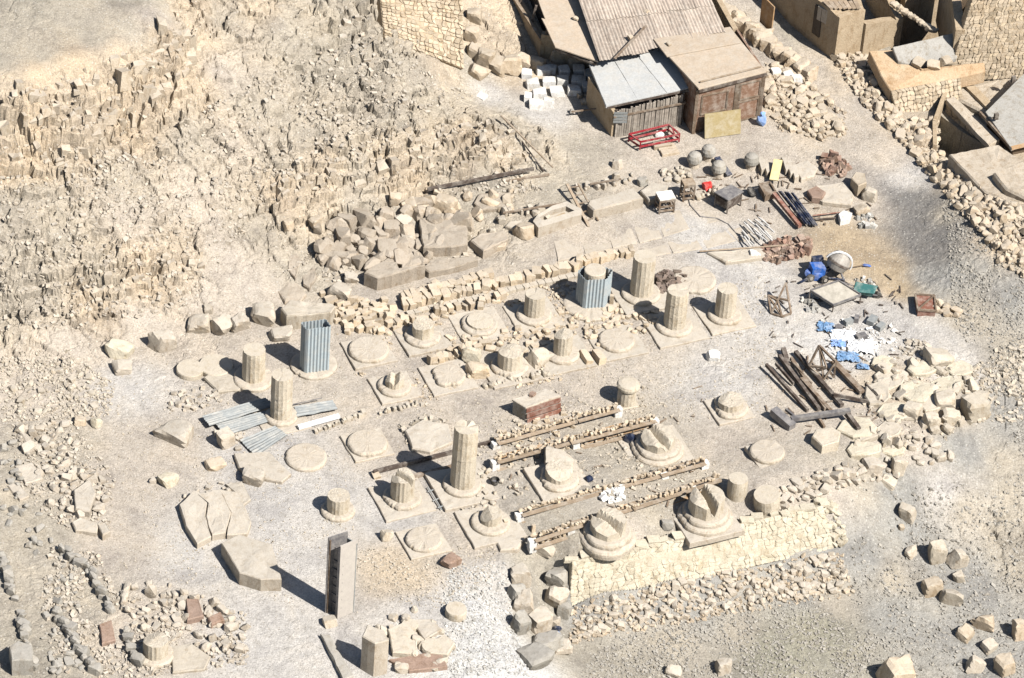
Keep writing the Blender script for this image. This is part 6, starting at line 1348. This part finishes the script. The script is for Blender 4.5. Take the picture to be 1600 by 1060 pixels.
# kerb stones under the rows of blocks
for i in range(24):
    u = i/24; a = (636+u*272, 493-u*62); b = (636+(u+1/26)*272, 493-(u+1/26)*62)
    A, B = G(*a), G(*b); MB().beam(A+Vector((0, 0, .05)), B+Vector((0, 0, .05)), .22, .12).build('kerb_stone', 'lime', pv)

# ------------------------------------------------------------------ ruins lower left and loose stones
scatter([(22, 672), (70, 655), (112, 668), (130, 720), (172, 760), (168, 800), (120, 815), (60, 780), (38, 700)], 80, .14, .36, 'ruin_stone', 'dusty stone in the ruin heap at the left edge', 'stone', 'ruin stones at the lower left edge', 'rubble', 'sand', .6, None, .8, .35)
massin([(15, 665), (115, 660), (180, 750), (170, 840), (100, 830), (30, 770)], 800, .05, .15, 'small_rubble', 'fine rubble between the ruin stones at the lower left edge', 'rubble', 'sand')
scatter([(175, 925), (250, 910), (320, 935), (385, 975), (380, 1020), (330, 1030), (265, 990), (200, 985)], 80, .12, .34, 'heap_stone', 'yellowish stone in the heap around the lower left column base', 'stone', 'stones heaped around the lower left column base', 'rubble', 'sand', .6, None, .9, .35)
massin([(80, 855), (150, 865), (185, 930), (385, 960), (385, 1040), (200, 1060), (90, 1060), (60, 940)], 1500, .05, .16, 'small_rubble', 'fine rubble over the lower left corner', 'rubble', 'sand', .5)
scatter([(88, 860), (150, 880), (165, 920), (110, 960), (150, 1050), (70, 1055), (60, 980)], 55, .12, .3, 'ruin_stone', 'flat grey stone at the far lower left', 'stone', 'flat stones at the far lower left', 'rubble', 'dull', .6, None, .6, .3)
scatter([(0, 600), (110, 575), (160, 600), (150, 640), (30, 650)], 35, .1, .26, 'rubble_stone', 'pale chip on the gravel slope at the left edge', 'stone', 'chips at the left edge', 'rubble', 'lime')
massin([(0, 560), (100, 540), (180, 600), (170, 650), (0, 660)], 1100, .04, .12, 'gravel', 'pale gravel on the slope at the left edge', 'gravel', 'lime', .42)
scatter([(262, 618), (335, 600), (352, 622), (325, 640), (285, 650), (262, 640)], 42, .08, .2, 'rubble_stone', 'small dusty chip in the spread between the discs and the corrugated sheets', 'stone', 'chips below the pair of discs', 'rubble', 'sand')
scatter([(335, 672), (375, 675), (380, 705), (345, 705)], 14, .1, .24, 'rubble_stone', 'stone beside the dark upright rock at the corrugated sheets', 'stone', 'stones beside the corrugated sheets', 'rubble', 'sand')
scatter([(255, 672), (295, 668), (300, 685), (262, 688)], 8, .1, .2, 'rubble_stone', 'small stone on top of the broad lumpy rock', 'stone', 'stones on the broad lumpy rock', 'rubble', 'lime')
scatter([(275, 775), (345, 750), (380, 765), (350, 775), (290, 800)], 24, .08, .22, 'rubble_stone', 'small stone along the edge of the lower left platform', 'stone', 'stones on the lower left platform', 'rubble', 'sand')
massin([(700, 890), (790, 880), (800, 960), (830, 1060), (700, 1060), (690, 960)], 2200, .025, .08, 'gravel', 'white gravel spread at the bottom middle', 'gravel', 'palegravel')
massin([(560, 860), (780, 850), (770, 900), (700, 960), (560, 930)], 900, .025, .07, 'gravel', 'pale gravel in front of the bases', 'gravel', 'lime')
massin([(940, 1000), (1250, 930), (1380, 1000), (1340, 1060), (900, 1060)], 3800, .025, .09, 'gravel', 'grey-green gravel on the lower slope', 'gravel', 'dull', .35)
massin([(1330, 760), (1600, 740), (1600, 1060), (1340, 1060)], 2600, .025, .10, 'gravel', 'mixed gravel on the lower right slope', 'gravel', 'dull', .4)
massin([(1470, 290), (1600, 440), (1600, 720), (1490, 500)], 2400, .025, .085, 'gravel', 'grey gravel on the right-hand slope', 'gravel', 'dull', .4)
massin([(1500, 560), (1600, 540), (1600, 660), (1540, 660), (1490, 610)], 420, .05, .18, 'small_rubble', 'broken pale stones on the spoil bank at the right', 'rubble', 'lime', .45)
massin([(1400, 540), (1440, 530), (1455, 552), (1415, 560)], 50, .08, .2, 'small_rubble', 'small dark edged stones above the broken pavement', 'rubble', 'sand')
massin([(550, 560), (1200, 430), (1230, 640), (700, 700)], 3600, .02, .055, 'gravel', 'fine pale gravel over the floor of the court', 'gravel', 'lime', .4)
massin([(180, 560), (560, 560), (560, 960), (180, 900)], 1600, .02, .06, 'gravel', 'sparse chips over the left of the court', 'gravel', 'lime', .45)
massin([(100, 300), (500, 80), (740, 150), (600, 240), (420, 300), (250, 380)], 1800, .03, .15, 'scree', 'scree on the upper slope', 'scree', 'sand', .35)
massin([(0, 280), (200, 240), (420, 300), (300, 480), (0, 540)], 1600, .03, .16, 'scree', 'scree below the upper cliff', 'scree', 'sand', .35)
massin([(420, 440), (560, 330), (640, 320), (800, 260), (860, 300), (700, 300), (520, 400)], 900, .04, .16, 'small_rubble', 'small stones at the foot of the middle cliff', 'rubble', 'sand', .4)
# crag blocks standing in the cliffs
def cragset(poly, n, lo, hi, label, group, mat='crag'):
    P = sample_poly(poly, n, lo*.5); S = np.array([rnd.uniform(lo, hi)*rnd.uniform(.5, 1) for _ in P])
    P = np.array([tuple(p) for p in P]); P[:, 2] -= S*.62; P[:, 1] += S*.12
    mass('crag_rocks', label, 'rock face', P, S, mat, al=22)
cragset([(0, 150), (120, 115), (210, 85), (270, 40), (310, 60), (300, 120), (220, 200), (120, 245), (0, 260)], 190, .15, .5, 'ochre jointed rocks of the cliff under the smooth upper left path', 'crag blocks of the upper left cliff')
cragset([(400, 300), (520, 250), (640, 205), (720, 190), (820, 215), (840, 250), (700, 275), (560, 290), (470, 325), (420, 320)], 200, .14, .42, 'jointed rocks standing out of the cliff above the carved rocks', 'jointed rocks of the middle cliff')
cragset([(140, 430), (280, 390), (350, 395), (300, 440), (200, 480), (150, 480)], 80, .12, .36, 'ochre rocks of the low cliff at the left edge', 'rocks of the low left cliff')
cragset([(500, 30), (590, 0), (620, 60), (640, 180), (560, 170), (510, 110)], 60, .14, .4, 'grey rocks standing out of the steep slope left of the rough stone terrace', 'rocks of the steep slope', 'sand')
# rough stone terrace at the top
t = thing('rough_terrace_wall', 'rough dry-stone terrace wall at the top middle, above the path', 'wall', G(660, 60))
A, B, C, D = W(592, -20, 4.2), W(722, -20, 3.2), W(724, 108, 1.35), W(600, 60, 2.9)
masonry(t, A, B, C, D, 18, 17, .06, 'walltan', .4, 300, 'stone', .12, 'mud')

# hose and scraps in the work area
pts = [(1074, 300), (1078, 322), (1094, 340), (1120, 343), (1138, 352), (1150, 366), (1172, 374)]; mb = MB()
P = [G(*q)+Vector((0, 0, .02)) for q in pts]
for a, b in zip(P, P[1:]): mb.tube(a, b+(b-a)*.03, .02, 6)
mb.build('hose', 'steel', None, 'thin grey hose snaking over the paving from the crates', 'hose')
def scraps(poly, n, mat, label, name='wood_scraps'):
    mb = MB()
    for p in sample_poly(poly, n, .05):
        a = rnd.uniform(0, 3.1); L = rnd.uniform(.1, .45); d = Vector((math.cos(a), math.sin(a), rnd.uniform(-.05, .08)))*L/2; mb.beam(p-d+Vector((0, 0, .04)), p+d+Vector((0, 0, .04)), rnd.uniform(.02, .06), .03)
    mb.build(name, mat, None, label, 'scraps', kind='stuff')
scraps([(1030, 280), (1340, 250), (1370, 350), (1180, 360)], 70, 'wood', 'small wood scraps around the crates and slabs of the stone store')
scraps([(1190, 440), (1420, 430), (1420, 560), (1200, 540)], 60, 'darkwood', 'small dark scraps around the white powder')
scraps([(1190, 560), (1400, 560), (1380, 690), (1200, 680)], 40, 'wood', 'small wood scraps around the fan of timbers')
scraps([(600, 700), (1100, 600), (1130, 800), (820, 860), (640, 800)], 45, 'wood', 'small sticks lying between the shelves')

for a, b, n_ in (((2, 868), (24, 942), 9), ((30, 955), (52, 1050), 12), ((195, 990), (215, 1040), 6)):
    rowof(a, b, n_, .1, .22, .42, 'kerb_rock', 'dark flat stone in the broken wall line at the far lower left', 'stone', 'stones of the broken wall line', 'rubble', 'dull', 70)

massin([(500, 520), (620, 480), (1000, 410), (1060, 500), (900, 590), (640, 640), (560, 600)], 900, .05, .15, 'small_rubble', 'small broken stones strewn between the rear column bases', 'rubble', 'block', .55)
massin([(580, 640), (1000, 600), (1130, 700), (1100, 800), (820, 850), (600, 800)], 700, .04, .13, 'small_rubble', 'small broken stones strewn between the shelves', 'rubble', 'lime', .55)
scatter([(1370, 560), (1450, 545), (1540, 610), (1540, 660), (1440, 690), (1350, 720), (1330, 690), (1370, 640)], 60, .18, .46, 'pavement_stone', 'tumbled pale stone in the broken pavement', 'stone', 'tumbled stones of the broken pavement', 'rubble', 'lime', .65, None, .8, .3)
massin([(1340, 560), (1470, 540), (1560, 620), (1480, 690), (1330, 720)], 260, .06, .18, 'small_rubble', 'small stones between the slabs of the broken pavement', 'rubble', 'lime')
scatter([(0, 690), (20, 690), (60, 800), (90, 860), (60, 880), (0, 800)], 30, .14, .34, 'ruin_stone', 'dusty stone left of the ruin heap', 'stone', 'stones left of the ruin heap', 'rubble', 'dull', .6, None, .7, .3)
for a, b, n_ in (((95, 862), (150, 905), 9), ((150, 905), (172, 960), 8), ((85, 960), (150, 1055), 12)):
    rowof(a, b, n_, .2, .2, .4, 'kerb_rock', 'dark flat stone in the broken wall line at the far lower left', 'stone', 'stones of the broken wall line', 'rubble', 'dull', 60)

# ------------------------------------------------------------------ labels of alike stones: zone along their group and size within it
bpy.context.view_layer.update()
from collections import defaultdict
grp = defaultdict(list)
for o in bpy.data.objects:
    if o.parent is None and 'group' in o and o.type == 'MESH' and 'kind' not in o: grp[(o['label'], o['group'])].append(o)
for (lb, g_), L in grp.items():
    if len(L) < 4: continue
    xs = [pxy(o.location)[0] for o in L]; ys = [pxy(o.location)[1] for o in L]; sz = sorted(o.scale.x*o.scale.y for o in L)
    wide = (max(xs)-min(xs)) >= (max(ys)-min(ys))
    key = xs if wide else ys; lo, hi = min(key), max(key)+1e-6; nz = 3 if len(L) < 12 else 5
    nm = {True: {3: ['left part', 'middle', 'right part'], 5: ['left end', 'left part', 'middle', 'right part', 'right end']}, False: {3: ['upper part', 'middle', 'lower part'], 5: ['top end', 'upper part', 'middle', 'lower part', 'bottom end']}}[wide][nz]
    oth = ys if wide else xs; so_ = sorted(oth); cut = (so_[len(L)//3], so_[2*len(L)//3])
    srt = {o.name: i for i, o in enumerate(sorted(L, key=lambda o: o.scale.x*o.scale.y))}
    for o, k, q in zip(L, key, oth):
        z = nm[int((k-lo)/(hi-lo)*nz)]; r_ = srt[o.name]/len(L)
        if len(L) > 30: z = (('back' if wide else 'left side') if q < cut[0] else ('front' if wide else 'right side') if q > cut[1] else 'centre')+' of '+z
        if len(L) > 200:
            lm = ((1310, 90, 'by the mud tower'), (1345, 130, 'below the mud tower'), (1385, 165, 'by the orange wall'), (1425, 205, 'below the orange wall'), (1455, 250, 'left of the sunken room'), (1500, 295, 'left of the mud roof'), (1540, 345, 'below the mud roof'), (1590, 400, 'at the right edge'))
            a_, b_ = pxy(o.location); ph = min(lm, key=lambda t_: (t_[0]-a_)**2+(t_[1]-b_)**2)[2]
            lb = {'front': 'lane-side rubble stone', 'back': 'house-side rubble stone', 'right': 'house-side rubble stone', 'left': 'lane-side rubble stone'}.get(z.split()[0], 'rubble stone')+' of the lane bank'; z = ph
        s_ = 'bigger' if r_ > .75 else 'little' if r_ < .25 else ''
        w_ = (s_+' '+lb).strip().split(); zz = z.split()
        o['label'] = ' '.join(w_)+', '+z if len(w_)+len(zz) <= 16 else ' '.join(w_)
